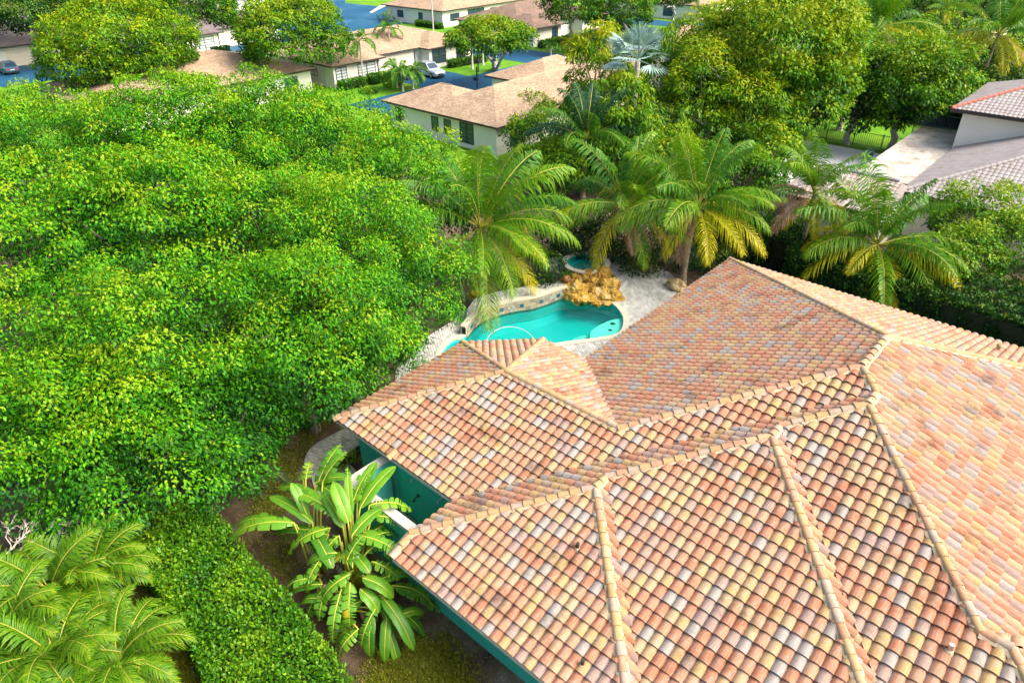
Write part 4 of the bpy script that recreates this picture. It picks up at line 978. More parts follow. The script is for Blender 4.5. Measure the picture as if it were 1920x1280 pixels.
# ------------------------------------------------------------------ broad-leaved plant beside the villa
def paddle_leaf(P, b0, b1, root, width, seed, splits=True, tone=.5, arch=.22, fold=.25, yellow=0):
    rng = np.random.default_rng(seed); b0 = Vector(b0); b1 = Vector(b1); d = b1 - b0; Ln = d.length
    side = d.cross(Vector((0, 0, 1)))
    if side.length < .05: side = Vector((1, 0, 0))
    side.normalize(); up = side.cross(d).normalized()
    if up.z < 0: up = -up
    N = 16; mid = [b0 + d * (i / N) + up * (arch * Ln * math.sin(math.pi * i / N) ** .9) for i in range(N + 1)]
    b = MB()
    wf = lambda t: width * .5 * min(1, (t * 5 + .25)) ** .7 * (1.0 if t < .6 else max(0, 1 - ((t - .6) / .4) ** 2.2) ** .8 * .97 + .03)
    for sg in (-1, 1):
        i = 0
        while i < N:
            m = int(rng.integers(1, 4)) if splits else int(rng.integers(3, 8)); j = min(N, i + m); dr = rng.uniform(-.12, .30) if splits else rng.uniform(-.02, .04)
            tn = float(np.clip(tone + rng.normal(0, .08) + (.5 if yellow and rng.random() < yellow else 0), 0, 1))
            V = []; F = []
            for q in range(i, j + 1):
                t = q / N; w = wf(t) * rng.uniform(.93, 1.03); g = .0
                if splits and q in (i, j): g = .030 * (1 if q == i else -1)
                fw = d.normalized() * (w * .28 + g * 1.2)
                V += [mid[q] + d.normalized() * g * .2, mid[q] + side * sg * w * .55 + fw * .5 + up * (fold * w * .55 - dr * w * .4), mid[q] + side * sg * w * .97 + fw + up * (fold * w * .55 - dr * w * 1.6 - .10 * w)]
            for q in range(j - i): F += [(3*q, 3*q+1, 3*q+4, 3*q+3), (3*q+1, 3*q+2, 3*q+5, 3*q+4)]
            if sg < 0: F = [f[::-1] for f in F]
            b.add(V, F, 0, tn); i = j
    root = Vector(root); ctl = root.lerp(b0, .6) + Vector((0, 0, .35))
    st = [root * (1-t)**2 + ctl * 2*t*(1-t) + b0 * t*t for t in [k / 6 for k in range(7)]]
    b.tube(st + mid[1:], [.045 - .003 * k for k in range(7)] + [.020 * (1 - k / N) + .004 for k in range(1, N + 1)], 5, 1)
    return b.build('leaf', [M['banana'], M['midrib']], P, True)
bx = lambda x, y: (380 + x / 2.134, 680 + y / 2.134)
bp_ = thing('paddle_leaf_plant', 'tall clump with big split paddle leaves beside the white-capped green wall', 'plant', at(655, 1120))
clumps = [at(600, 1095), at(665, 1120), at(700, 1160), at(640, 1165)]
PL = [((365,640),(150,700),2.6,2.0,0,.52,1,.55),((440,640),(298,553),2.5,2.7,0,.42,0,.4),((418,610),(365,503),2.6,3.3,0,.34,0,.45),((545,615),(382,528),2.9,3.0,1,.50,1,.5),
 ((480,478),(560,378),2.9,3.5,0,.55,1,.5),((452,480),(560,462),2.7,2.8,0,.45,0,.4),((412,470),(428,408),2.5,2.7,0,.40,1,.75),((582,640),(533,505),3.0,3.7,1,.46,0,.5),
 ((592,612),(583,475),3.0,3.8,1,.30,0,.6),((598,570),(657,450),3.1,3.7,1,.46,0,.5),((630,580),(748,442),3.1,3.5,1,.50,0,.45),((668,568),(808,588),3.0,2.5,1,.46,1,.55),
 ((680,610),(800,660),2.7,2.1,1,.46,1,.4),((598,690),(697,600),2.9,3.0,1,.45,0,.4),((615,690),(783,775),2.9,2.4,1,.56,1,.55),((575,795),(632,706),2.5,2.9,1,.45,0,.45),
 ((510,660),(372,748),2.6,2.0,0,.50,1,.6),((545,690),(498,762),2.6,2.2,1,.42,1,.5),((588,845),(488,955),2.2,1.5,3,.50,0,.5),((590,880),(592,1035),2.0,1.1,3,.46,1,.5),
 ((640,860),(742,925),2.2,1.7,2,.48,0,.45),((680,795),(768,858),2.4,1.9,1,.45,1,.55),((630,905),(692,982),1.9,1.4,2,.44,0,.5),((760,890),(882,940),1.6,1.1,2,.52,1,.35),
 ((450,860),(343,908),1.9,1.4,0,.42,0,.4),((480,775),(428,895),2.3,1.6,0,.40,1,.55),((535,760),(438,800),2.4,2.0,0,.42,0,.4),((622,1065),(555,1165),1.2,.6,3,.46,0,.55),
 ((738,1010),(732,1162),1.1,.4,2,.34,0,.4),((790,1010),(868,1000),1.1,.9,2,.36,0,.45),((690,985),(645,1110),1.5,.9,3,.40,0,.3),((478,945),(408,958),1.4,1.1,0,.38,0,.3),
 ((505,880),(474,1005),1.8,1.2,3,.42,1,.4),((555,905),(528,1085),1.8,.9,3,.40,0,.3),((705,870),(832,850),1.9,1.6,2,.44,0,.35),((715,930),(822,1110),1.6,.7,2,.42,0,.3),
 ((655,760),(742,720),2.5,2.4,1,.46,0,.25),((500,700),(320,690),2.1,1.7,0,.46,0,.15),((520,820),(450,700),2.2,2.2,0,.45,0,.2),((600,780),(520,800),2.3,1.9,1,.42,1,.8),((668,840),(620,780),2.2,2.3,1,.4,0,.3),
 ((560,560),(480,500),2.5,2.6,1,.5,0,.2),((680,700),(760,690),2.3,1.9,1,.46,1,.2),((640,950),(560,1020),1.5,1.0,3,.4,0,.25),((720,960),(770,1050),1.3,.7,2,.4,0,.3)]
prnd = random.Random(21)
for q_ in list(PL)[::1]:
    if prnd.random() < .75:
        j_ = lambda p, a: (p[0] + prnd.uniform(-a, a), p[1] + prnd.uniform(-a, a))
        PL.append((j_(q_[0], 28), j_(q_[1], 45), q_[2] - .25, q_[3] - .5, q_[4], q_[5] * .9, q_[6], q_[7] - .12))
for k, (p0, p1, za, zb, ci, w, sp_l, tn) in enumerate(PL):
    A = at(*bx(*p0), za); C = at(*bx(*p1), zb); root = clumps[ci] + Vector((random.uniform(-.2, .2), random.uniform(-.2, .2), .4))
    C = A + (C - A) * 1.22
    paddle_leaf(bp_, A, C, root, w * .98, 300 + k, bool(sp_l) or k % 3 == 0, tn, arch=.10 if zb > za else .16, fold=.28, yellow=.12 if k in (6, 16, 39, 19) else 0)
b = MB()
for k, c in enumerate(clumps):
    for j in range(4):
        q = c + Vector((random.uniform(-.25, .25), random.uniform(-.25, .25), 0)); b.tube([q, q + Vector((random.uniform(-.15, .15), random.uniform(-.15, .15), 1.5))], [.09, .06], 7)
b.build('stem', M['palm_bark'], bp_)
tag(rock('stone', at(636, 1188, .06), .16, M['cap_stone'], None, 77, (1.3, .8, .5)), 'small pale stone under the lowest paddle leaves', 'stone')

# ------------------------------------------------------------------ hedges and shrubs
def hedge(name, label, poly, h, seed, mat, L=.13, dens=330, asp=.6, top_tone=.55, cat='hedge', group=None, bump_=.18, sides=None):
    """leaf shell over a soft box: poly is the plan outline"""
    rng = np.random.default_rng(seed); P2 = [Vector(p).xy if len(p) > 2 else Vector(p) for p in poly]
    if area2(P2) < 0: P2 = P2[::-1]
    c = sum(P2, Vector((0, 0))) / len(P2)
    t = thing(name, label, cat, (c.x, c.y, 0), group)
    b = MB(); inn = [p + (c - p).normalized() * min(.28, (c - p).length * .3) for p in P2]
    b.prism([(p.x, p.y) for p in inn], 0, h - .30); b.build('branches', M['hedge_core'], t)
    xs = [p.x for p in P2]; ys = [p.y for p in P2]; px_ = np.array(xs); py_ = np.array(ys)
    def inside(Q):
        r = np.zeros(len(Q), bool); j = len(P2) - 1
        for i in range(len(P2)):
            cnd = ((py_[i] > Q[:, 1]) != (py_[j] > Q[:, 1])) & (Q[:, 0] < (px_[j] - px_[i]) * (Q[:, 1] - py_[i]) / (py_[j] - py_[i] + 1e-12) + px_[i]); r ^= cnd; j = i
        return r
    A = abs(area2(P2)) / 2; n = int(A * dens * 2.2 * 1.6)
    Q = np.stack([rng.uniform(min(xs), max(xs), n), rng.uniform(min(ys), max(ys), n)], 1); Q = Q[inside(Q)][:int(A * dens * 1.6)]
    def bumps(Q3): return bump_ * wob(Q3, seed, 1.7) + bump_ * .6 * wob(Q3 * 3.1, seed + 5, 1.5)
    z = h + bumps(np.column_stack([Q, np.zeros(len(Q))])) - rng.random(len(Q)) ** 2 * .30
    PT = [np.column_stack([Q, z])]; NT = [np.tile([0, 0, 1.0], (len(Q), 1))]
    for i in range(len(P2)):
        a, q = P2[i], P2[(i+1) % len(P2)]; e = q - a; nn = Vector((e.y, -e.x)).normalized()
        if nn.dot(Vector((0, 0)) - (a + q) / 2) < -2: continue          # the far side
        m = int(e.length * h * dens * 2.0); u = rng.random(m); zz = rng.random(m) * h
        S = np.column_stack([a.x + e.x * u, a.y + e.y * u, zz]); S[:, :2] += np.array([nn.x, nn.y]) * (bumps(S) - rng.random(m) * .2)[:, None]
        PT.append(S); NT.append(np.tile([nn.x, nn.y, .35], (m, 1)))
    P = np.concatenate(PT); Nn = np.concatenate(NT); N = len(P)
    ax = unit(Nn * .5 + np.array([0, 0, .25]) + rng.normal(0, .6, (N, 3))); nr = unit(Nn + rng.normal(0, .5, (N, 3)))
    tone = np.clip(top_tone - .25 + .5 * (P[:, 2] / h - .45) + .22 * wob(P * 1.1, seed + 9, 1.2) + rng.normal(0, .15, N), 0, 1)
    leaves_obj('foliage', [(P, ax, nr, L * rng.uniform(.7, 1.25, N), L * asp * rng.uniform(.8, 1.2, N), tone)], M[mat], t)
    return t
hp_ = [at(x, y, 1.5) for x, y in ((205,985),(300,930),(385,935),(430,985),(470,1045),(545,1120),(605,1195),(672,1290),(760,1420),(520,1440),(395,1290),(335,1150),(275,1075))]
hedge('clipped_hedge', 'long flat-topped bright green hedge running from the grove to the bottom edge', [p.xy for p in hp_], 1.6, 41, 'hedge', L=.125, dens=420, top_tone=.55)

def bush(label, px, z, rad, seed, mat='bright', name='bush', cat='bush', group='bushes behind the garden', **kw):
    c = at(*px, z); rng = np.random.default_rng(seed)
    t = thing(name, label, cat, (c.x, c.y, 0), group)
    b = MB()
    for k in range(5):
        an = k * 1.3; limb(b, (c.x + .1 * k, c.y, 0), (c.x + rad[0] * .6 * math.cos(an), c.y + rad[1] * .6 * math.sin(an), c.z), .07, .02, rng)
    b.build('stem', M['bark'], t)
    A = rad[0] * rad[1] * 3
    k2 = dict(lobes=int(A * 3.2 + 14), lobe_r=.5, per=70, L=.17, low=-.8, wobble=.18, tone_mid=.4, droop=.35); k2.update(kw)
    leaves_obj('foliage', [crown_leaves(tuple(c), rad, rng, **k2)], M[mat], t); return t

# ---- lower left feather palms, dead branches, small dark palm, planting bed
def clump_palm(label, hub_px, hz, scale, seed, n, kind, spec, name='feather_palm', group=None, trunk=(.07, .05), extra=(), **kw):
    rng = np.random.default_rng(seed); hub = at(*hub_px, hz)
    fr = ring_fronds(rng, n, spec, rng.uniform(0, 360)) + [(VIEW(hub) + a, e, k_, l_) for a, e, k_, l_ in extra]
    return palm(name, label, (hub.x + .1, hub.y), hub, scale, fr, seed, trunk=trunk, group=group, boots=False, **kw)
ak = dict(pairs=46, leaf=1.05, lw=.082, hang=.60, tone=.42, segs=3, droop=1.35, spread=1.1)
asp = [(.35, (.7, 1.1), 'a', 1.0), (.4, (.3, .7), 'a', 1.05), (.25, (-.1, .25), 'a', 1.0)]
for lab, hp, hz, sc, n in (('yellow-green feather palm below the dead branches, upper of the corner palms', (95,1110), 2.5, .52, 15),
        ('yellow-green feather palm in the corner beside the strip of turf', (175,1075), 2.3, .48, 13), ('yellow-green feather palm at the bottom edge with arching fronds', (105,1235), 2.6, .52, 16),
        ('lime feather palm at the bottom edge beside the dark turf', (222,1240), 2.3, .46, 14), ('lime feather palm cut by the lower left corner of the picture', (15,1190), 2.5, .52, 14), ('lime feather palm peeping over the bottom edge', (150,1330), 2.3, .5, 12)):
    clump_palm(lab, hp, hz, sc, int(hp[0]) + 500, int(n * 2.0), 'a', asp, group='feather palms in the corner', **ak)
clump_palm('small dark green palm under the grove beside the bare dirt', (452, 858), 1.5, .46, 601, 14, 'd', [(.5, (.3, .8), 'd', 1.0), (.5, (-.3, .2), 'd', 1.0)], extra=[(0, -.3, 'd', 1.1), (-40, -.2, 'd', 1.0), (40, 0, 'd', 1.1)], pairs=40, leaf=1.0, lw=.05)
clump_palm('small dark palm in the gloom beside the dead branches', (130, 985), 1.6, .34, 602, 10, 'd', [(.5, (.3, .8), 'd', 1.0), (.5, (-.3, .2), 'd', 1.0)], pairs=36, leaf=1.0, lw=.05)
def bare(label, base, tip, seed, spread=.6, name='bare_branch', cat='branch', r=.035, depth=3, nb=5, mat='dead_wood'):
    rng = np.random.default_rng(seed); b = MB()
    def grow(a, c, r, dep):
        limb(b, a, c, r, r * .35, rng, 4, 0, 4, .35)
        if dep == 0: return
        d = Vector(c) - Vector(a)
        for k in range(nb):
            t = rng.uniform(.25, 1.0); p = Vector(a).lerp(Vector(c), t); v = d.normalized() + Vector(rng.normal(0, spread, 3)); v.normalize()
            grow(p, p + v * d.length * rng.uniform(.3, .55), r * .5, dep - 1)
    grow(Vector(base), Vector(tip), r, depth); return tag(b.build(name, M[mat]), label, cat)
bare('bare grey dead branches at the left edge under the grove', at(-25, 1075, 2.6), at(62, 985, 3.0), 71)
bare('thin bare twigs reaching over the feather palm beside the shady gap', at(30, 1040, 2.7), at(112, 968, 3.1), 72)
bare('leafless grey tree with whitened twigs behind the garden palms', at(1262, 330, 0), at(1252, 175, 6.0), 73, .55, 'dead_tree', 'tree', .07, 3, 5)
bare('leafless twiggy tree behind the yellow-green tree', at(1395, 300, 0), at(1385, 160, 7.0), 74, .5, 'dead_tree', 'tree', .05, 2, 5)
# planting bed by the villa corner
for k, (x, y) in enumerate(((632,868),(652,872),(668,862),(640,884),(662,856))):
    c = at(x, y, .1); b = MB(); rng = np.random.default_rng(80 + k)
    for j in range(14):
        an = rng.uniform(0, 6.28); v = Vector((math.cos(an), math.sin(an), rng.uniform(.4, 1.2))).normalized(); l_ = rng.uniform(.3, .55); s_ = v.cross(Vector((0, 0, 1))).normalized() * .03
        m_ = c + v * l_ * .6; e = c + v * l_ + Vector((0, 0, -.12)); b.add([c, m_ + s_, e, m_ - s_], [(0, 1, 2, 3)], 0, rng.uniform(.3, 1))
    tag(b.build('border_plant', M['frond_lime']), ('strappy plant at the path end of the mulch bed', 'strappy plant in the middle of the mulch bed', 'strappy plant against the villa wall in the mulch bed', 'strappy plant nearest the paddle leaves in the mulch bed', 'strappy plant nearest the white-capped wall in the mulch bed')[k], 'plant', 'strappy plants in the mulch bed')

# ---- potted plants by the waterfall
def potted(label, px, z, r, potm, seed):
    c = at(*px, z); t = thing('potted_plant', label, 'plant', tuple(c)); b = MB()
    b.tube([c, c + Vector((0, 0, r * .5)), c + Vector((0, 0, r * 1.2)), c + Vector((0, 0, r * 1.25))], [r * .6, r * .85, r, r * .9], 12); b.build('pot', M[potm], t, True)
    rng = np.random.default_rng(seed); n = 60; d = sphere_dirs(n, rng); d[:, 2] = abs(d[:, 2]); P = np.array(c + Vector((0, 0, r * 1.2))) + d * r * .8
    V, F = leaf_quads(P, unit(d + [0, 0, .3]), unit(rng.normal(0, 1, (n, 3)) + [0, 0, 1]), np.full(n, r * .9), np.full(n, r * .4)); obj('foliage', mesh_np('foliage', V, F, rng.random(n), [M['frond_green']]), t)
potted('round potted plant on the rocks left of the waterfall', (1062, 527), .62, .24, 'clay_pot', 91)
potted('small leafy potted plant right of the waterfall beside the upper terrace', (1149, 528), .37, .16, 'teal_pot', 92)
potted('small teal glazed pot standing on the terrace step', (1157, 540), .21, .16, 'teal_pot', 93)

# ------------------------------------------------------------------ shrubs behind the garden
DKL = ['dark shrub at the back rim of the upper terrace behind the hot tub', 'dark shrub right behind the hot tub and its curved terrace edge', 'dark shrub at the foot of the leaning ringed palm trunk', 'dark shrub between the two ringed palm trunks',
       'dark shrub just behind the far corner of the villa roof', 'dark shrub right of the villa roof corner beside the hedge', 'dark shrub behind the raised terrace under the tallest garden palm', 'tall dark shrub under the crown of the leaning palm', 'tall dark shrub between the tallest palm and the leaning palm']
dk = dict(mat='dark', group='dark shrubs behind the terrace')
for k, (px, z, rad) in enumerate((((1075,455),1.0,(1.2,1.2,1.0)),((1130,452),1.3,(1.3,1.3,1.3)),((1192,478),1.0,(1.1,1.1,1.1)),((1240,455),1.4,(1.6,1.6,1.5)),((1322,470),1.2,(1.5,1.5,1.3)),((1370,455),1.4,(1.8,1.6,1.4)),((1000,500),1.0,(1.3,1.3,1.0)),((1150,405),2.2,(1.6,1.6,1.7)),((1040,420),1.8,(1.8,1.8,1.6)))):
    bush(DKL[k], px, z, rad, 700 + k, **dk)
# hedge along the far side of the villa
hh = [(-12.6, 36.4), (9, 35.2), (14, 36.8), (14, 40), (-12.6, 40.2)]
hedge('boundary_hedge', 'tall dark glossy hedge along the far eave of the villa roof', hh, 2.5, 42, 'dark', L=.20, dens=120, top_tone=.62, bump_=.35)
hedge('boundary_hedge', 'dark leafy hedge between the leaning palm trunks and the patio roof', [(-19.5, 38.6), (-12.7, 38.0), (-12.7, 41.5), (-19.5, 42)], 2.3, 43, 'dark', L=.20, dens=110, top_tone=.55, bump_=.35)
for k, (px, z, rad, lab) in enumerate((((1850,400),3.4,(2.5,2.5,1.9),'bright green bushy tree at the right edge below the grey roof'),((1905,460),3.0,(2.4,2.2,1.8),'bright green bush cut by the right picture edge above the dark hedge'),((1800,480),2.8,(1.9,1.9,1.6),'bright green bush right of the gold-fronded palm'))):
    c = at(*px, z); tree('garden_tree', lab, 'tree', (c.x, c.y), tuple(c), rad, 720 + k, 'bright', lobes=int(rad[0] * rad[1] * 9 + 30), lobe_r=.5, per=80, L=.19, droop=.4, low=-.8, tone_mid=.42, group='bright bushes above the hedge')
BT = [  # label, crown px, z, radii, mat, kw
 ('bright green bush between the near tan roof and the first garden palm', (1030,250), 2.6, (3.0,3.0,2.4), 'bright', {}),
 ('small bright bush beside the white wall of the near tan-roofed house', (985,210), 2.2, (1.9,1.9,1.9), 'bright', {}),
 ('round green bush below the dark upright palm fronds', (1052,310), 2.4, (2.2,2.2,2.0), 'bright', {}),
 ('golden feathery bamboo in front of the silver fan palm', (1128,150), 6.5, (2.6,2.6,4.2), 'yellow', dict(asp=.28, L=.42, droop=.9)),
 ('tall feathery yellow-green bamboo clump behind the garden palms', (1160,240), 4.6, (3.0,3.0,3.6), 'olive', dict(asp=.28, L=.42, droop=.9)),
 ('narrow dark drooping column tree beside the silver fan palm', (1238,140), 6.4, (1.5,1.5,3.6), 'frond_green', dict(asp=.22, L=.45, droop=1.6, lobe_r=.6)),
 ('dark leafy tree in the gap below the silver fan palm', (1215,250), 3.6, (2.4,2.4,2.6), 'dark', {}),
 ('yellow-green feathery tree behind the leafless grey tree', (1318,190), 5.6, (2.8,2.8,4.2), 'yellow', dict(tone_mid=.45, asp=.35, L=.32)),
 ('yellow-green feathery tree left of the neighbour lawn', (1400,215), 4.8, (2.6,2.6,3.8), 'yellow', dict(tone_mid=.40, asp=.35, L=.32)),
 ('bright bushy tree at the left end of the white pool deck', (1440,285), 2.4, (2.2,2.2,1.9), 'yellow', dict(tone_mid=.3)),
 ('golden bamboo spray leaning over the corner of the neighbour lawn', (1462,222), 3.6, (1.2,1.2,1.9), 'yellow', dict(tone_mid=.6, asp=.3, L=.32)),
 ('green bush behind the second garden palm', (1260,300), 2.6, (2.6,2.6,2.2), 'bright', {}),
 ('green bush between the two middle garden palms', (1390,330), 2.0, (2.4,2.4,1.9), 'olive', dict(tone_mid=.3)),
]
for k, (lab, px, z, rad, mt, kw) in enumerate(BT):
    c = at(*px, z); k2 = dict(lobes=int(rad[0] * max(rad[1], rad[2]) * 8 + 30), lobe_r=.6, per=75, L=.24, droop=.5, low=-.75, tone_mid=.45); k2.update(kw)
    tree('background_tree', lab, 'tree', (c.x, c.y), tuple(c), rad, 740 + k, mt, group='trees behind the garden', **k2)
NT = [
 ('very large lime green tree at the top middle right, left of the darker spreading tree', (1455,108), 8.0, (6.0,6.0,4.8), 'bright', dict(lobes=480, tone_mid=.66, wobble=.3, L=.34, lobe_r=.85, per=60)),
 ('lime green tree leaning against the big lime tree on its left', (1340,120), 6.8, (4.2,4.2,4.2), 'yellow', dict(lobes=280, tone_mid=.42, asp=.4, L=.34, lobe_r=.8, per=60)),
 ('dark olive spreading tree with a pale trunk beside the neighbour balcony', (1704,150), 6.0, (5.0,4.2,3.2), 'olive', dict(lobes=300, tone_mid=.42, L=.30, lobe_r=.75, per=60, inner=.5, wobble=.25)),
 ('dark tree in the shade behind the neighbour lawn fence', (1610,175), 4.5, (4.2,3.4,3.4), 'dark', dict(lobes=160, L=.32, lobe_r=.8, per=50)),
 ('small olive tree between the lime tree and the spreading olive tree', (1600,130), 5.6, (3.0,3.0,2.6), 'olive', dict(lobes=110, L=.30, lobe_r=.7, per=55)),
]
for k, (lab, px, z, rad, mt, kw) in enumerate(NT):
    c = at(*px, z); k2 = dict(droop=.5, low=-.7); k2.update(kw)
    tree('large_tree' if rad[0] > 4 else 'background_tree', lab, 'tree', (c.x, c.y), tuple(c), rad, 770 + k, mt, bark='pale_bark', r=.34, **k2)
# dark wall of creeper behind the neighbour lawn
w0, w1, w2 = at(1440, 232), at(1600, 215), at(1800, 245)
hedge('creeper_hedge', 'dark creeper-covered hedge at the back of the neighbour lawn', [w0.xy, w1.xy, w2.xy, (w2 + Vector((1, 4, 0))).xy, (w1 + Vector((0, 4.5, 0))).xy, (w0 + Vector((-1, 4, 0))).xy], 3.6, 44, 'dark', L=.34, dens=36, top_tone=.5, bump_=.5)
URL = ['olive tree between the two tall palms in the upper right', 'bright low tree just right of the upper right palm trunk', 'dark tree below the corner palm crown', 'dark tree cut by the right edge above the grey roof', 'dark bushy tree right behind the grey upper roof ridge', 'dark tree at the top edge behind the big lime tree',
       'dark tree at the top edge behind the upper right palm', 'dark tree at the top edge between the two tall palms', 'olive tree at the top edge left of the corner palm', 'dark tree in the extreme upper right corner', 'dark tree directly under the upper right palm fronds', 'bright tree at the top edge behind the thin palms', 'dark tree at the top edge left of the tall palms and above the lime tree', 'low dark bush against the left eave of the grey upper roof', 'dark tree at the top edge cut off behind the upper right palm']
for k, (px, z, rad, mt) in enumerate((((1760,75),4,(4,4,3.2),'olive'),((1700,95),3,(3.5,3.5,2.4),'bright'),((1830,120),3.4,(3.6,3.6,2.6),'dark'),((1900,120),3.2,(3.6,3.6,2.6),'dark'),((1860,165),2.6,(3,3,2),'dark'),((1560,30),5,(4.5,4.5,3.6),'dark'),((1690,20),5,(5,5,3.5),'dark'),((1750,30),4.5,(4.5,4.5,3.2),'dark'),((1840,20),4.5,(5,5,3.4),'olive'),((1910,30),4.5,(5,5,3.4),'dark'),((1660,120),3.6,(3.2,3.2,2.4),'dark'),((1790,5),5,(6,6,4),'bright'),((1480,5),5,(4.5,4.5,4),'dark'),((1820,190),2.2,(2.6,2.6,1.8),'dark'),((1640,-15),5,(6,6,4),'dark'))):
    c = at(*px, z)
    tree('background_tree', URL[k], 'tree', (c.x, c.y), tuple(c), rad, 800 + k, mt, group='leafy trees in the upper right', lobes=int(rad[0] ** 2 * 3.2 + 20), lobe_r=.85, per=42, L=.42, low=-.6, tone_mid=.42)
# silver fan palm
SPx = at(1196, 112, 9.0); t = thing('fan_palm', 'silver-blue fan palm rising among the green trees', 'palm', (SPx.x, SPx.y, 0))
palm_trunk((SPx.x, SPx.y, 0), SPx, .22, .18, t, mat='pale_bark'); rng = np.random.default_rng(9)
for k in range(20):
    an = k * 2.4; el = rng.uniform(-.5, 1.4); d = Vector((math.cos(an) * math.cos(el), math.sin(an) * math.cos(el), math.sin(el))); c0 = Vector((0, 0, SPx.z)); c1 = c0 + d * 1.3
    b = MB(); b.tube([c0, c1], [.04, .025], 4); sx = d.cross(Vector((0, 0, 1))).normalized(); nz = sx.cross(d)
    for j in range(-9, 10):
        a = j * .155; v = (d * math.cos(a) + sx * math.sin(a)).normalized(); l_ = 1.75 * (1 - .02 * abs(j)); w_ = v.cross(nz).normalized() * .075
        e = c1 + v * l_ - Vector((0, 0, .25)); mm = c1 + v * l_ * .55; b.add([c1, mm + w_ + nz * .02, e, mm - w_ - nz * .02], [(0, 1, 2, 3)], 0, float(rng.random()))
    o = b.build('fan_leaf', M['silver']); o.parent = t

# ------------------------------------------------------------------ street trees and small palms
def street_tree(label, base_px, c_px, z, rad, seed, mat, **kw):
    base = at(*base_px); c = at(*c_px, z); c = Vector((base.x + (c.x - base.x) * .0, base.y, z)) if False else c
    k2 = dict(lobes=int(rad[0] ** 2 * 7 + 40), lobe_r=.75, per=60, L=.34, droop=.5, low=-.6, tone_mid=.45, wobble=.2); st_ = kw.pop('stems', 1); bk = kw.pop('bark', 'pale_bark'); k2.update(kw)
    return tree('street_tree', label, 'tree', (base.x, base.y), tuple(c), rad, seed, mat, bark=bk, r=.26, stems=st_, **k2)
def on_base(px, bpx, z):
    """crown point above a known foot: same distance"""
    B = at(*bpx); d = (Vector((B.x, B.y, 0))).length; c = at(*px, z); f = d / math.hypot(c.x, c.y); return c
street_tree('large yellow-green tree with gold tips at the upper left beside the blue driveway', (235,165), (215,84), 6.6, (6.9,6.9,4.4), 901, 'yellow', lobes=500, tone_mid=.38, per=55)
street_tree('dark leafy tree overhanging the dark roof in the upper left corner', (35,60), (45,18), 7.5, (6.0,6.0,3.6), 902, 'dark', tone_mid=.5)
street_tree('tree with a thick pale leaning trunk before the grey-roofed house', (345,100), (348,14), 8.6, (5.4,5.4,3.0), 903, 'bright', tone_mid=.3)
street_tree('round dense green street tree between the tan roofs at the upper left', (543,135), (543,64), 6.4, (5.5,5.5,4.0), 904, 'bright', lobes=340, tone_mid=.5, per=60)
street_tree('spreading street tree with several white stems beside the silver car', (930,128), (922,74), 5.3, (4.2,4.2,2.4), 905, 'bright', stems=4, tone_mid=.42, low=-.3)
street_tree('street tree with a pale forked trunk before the garage with the red car', (1068,78), (1072,8), 6.6, (3.6,3.6,3.4), 906, 'bright', tone_mid=.35)
street_tree('leafy street tree at the top edge right of the red car', (1180,62), (1165,10), 6.0, (5.0,5.0,3.2), 907, 'bright', tone_mid=.4)
street_tree('slim pale-trunked tree on the lawn at the top edge', (1257,52), (1262,-12), 6.5, (3.2,3.2,2.0), 908, 'bright', tone_mid=.4, bark='dead_wood')
street_tree('tree with a grey trunk at the top edge behind the dark grey roof', (436,28), (430,-25), 7, (4,4,2.4), 909, 'dark')
def small_palm(label, base_px, h, scale, seed, n=12, tr=(.13, .09), spec=None, mat='dead_wood', **kw):
    B = at(*base_px); rng = np.random.default_rng(seed); hub = Vector((B.x + rng.normal(0, .1), B.y, h))
    fr = ring_fronds(rng, n, spec or [(.4, (.6, 1.1), 'g', 1.0), (.6, (.0, .5), 'ggl', 1.0)], rng.uniform(0, 360))
    t = thing('street_palm', label, 'palm', (B.x, B.y, 0), kw.pop('group', 'small palms along the street'))
    palm_trunk(B, hub, tr[0], tr[1], t, False, mat)
    for k, (az, el, kind, lf) in enumerate(fr):
        me = get_frond(round(el / .25) * .25, kind, k % 2, droop=1.9, pairs=30, leaf=1.15, lw=.17, hang=.9, segs=2); o = bpy.data.objects.new('frond', me); COL.objects.link(o); o.parent = t
        o.location = hub - Vector((B.x, B.y, 0)); o.rotation_euler = (0, 0, math.radians(az)); o.scale = (scale * lf,) * 3
small_palm('slender white-trunked palm on the lawn before the louvred windows', (683,161), 5.2, .62, 1)
small_palm('slender white-trunked palm against the tan roof, right of its twin', (735,126), 4.8, .62, 2)
small_palm('slender white-trunked palm beside the silver car half behind a green tree', (886,130), 5.0, .58, 3)
small_palm('bare white-trunked palm on the lawn under the spreading street tree', (906,122), 3.8, .5, 4)
for k, (x, y, h) in enumerate(((756,172,2.2),(775,168,1.9),(745,165,1.9))):
    small_palm(('tallest of three short bushy palms on the lawn by the silver car', 'short bushy palm on the lawn nearest the silver car bonnet', 'short bushy palm on the lawn left of its taller neighbour')[k], (x, y), h, .62, 5 + k, 14, (.12, .1), [(.4, (.6, 1.1), 'g', 1.0), (.6, (.0, .5), 'g', 1.0)], group='short palms before the silver car')
small_palm('short dark cycad-like palm beside the road end behind the near tan roof', (1033,106), 1.2, .42, 10, 14, (.15, .15), [(1, (.3, 1.1), 'g', 1)], group='short palms by the far road')
small_palm('short golden palm beside the road end, left of its twin', (1067,100), 1.2, .46, 11, 14, (.15, .15), [(1, (.3, 1.1), 'y', 1)], group='short palms by the far road')
small_palm('short golden palm beside the road end, right of its twin', (1082,97), 1.2, .42, 12, 14, (.15, .15), [(1, (.3, 1.1), 'y', 1)], group='short palms by the far road')

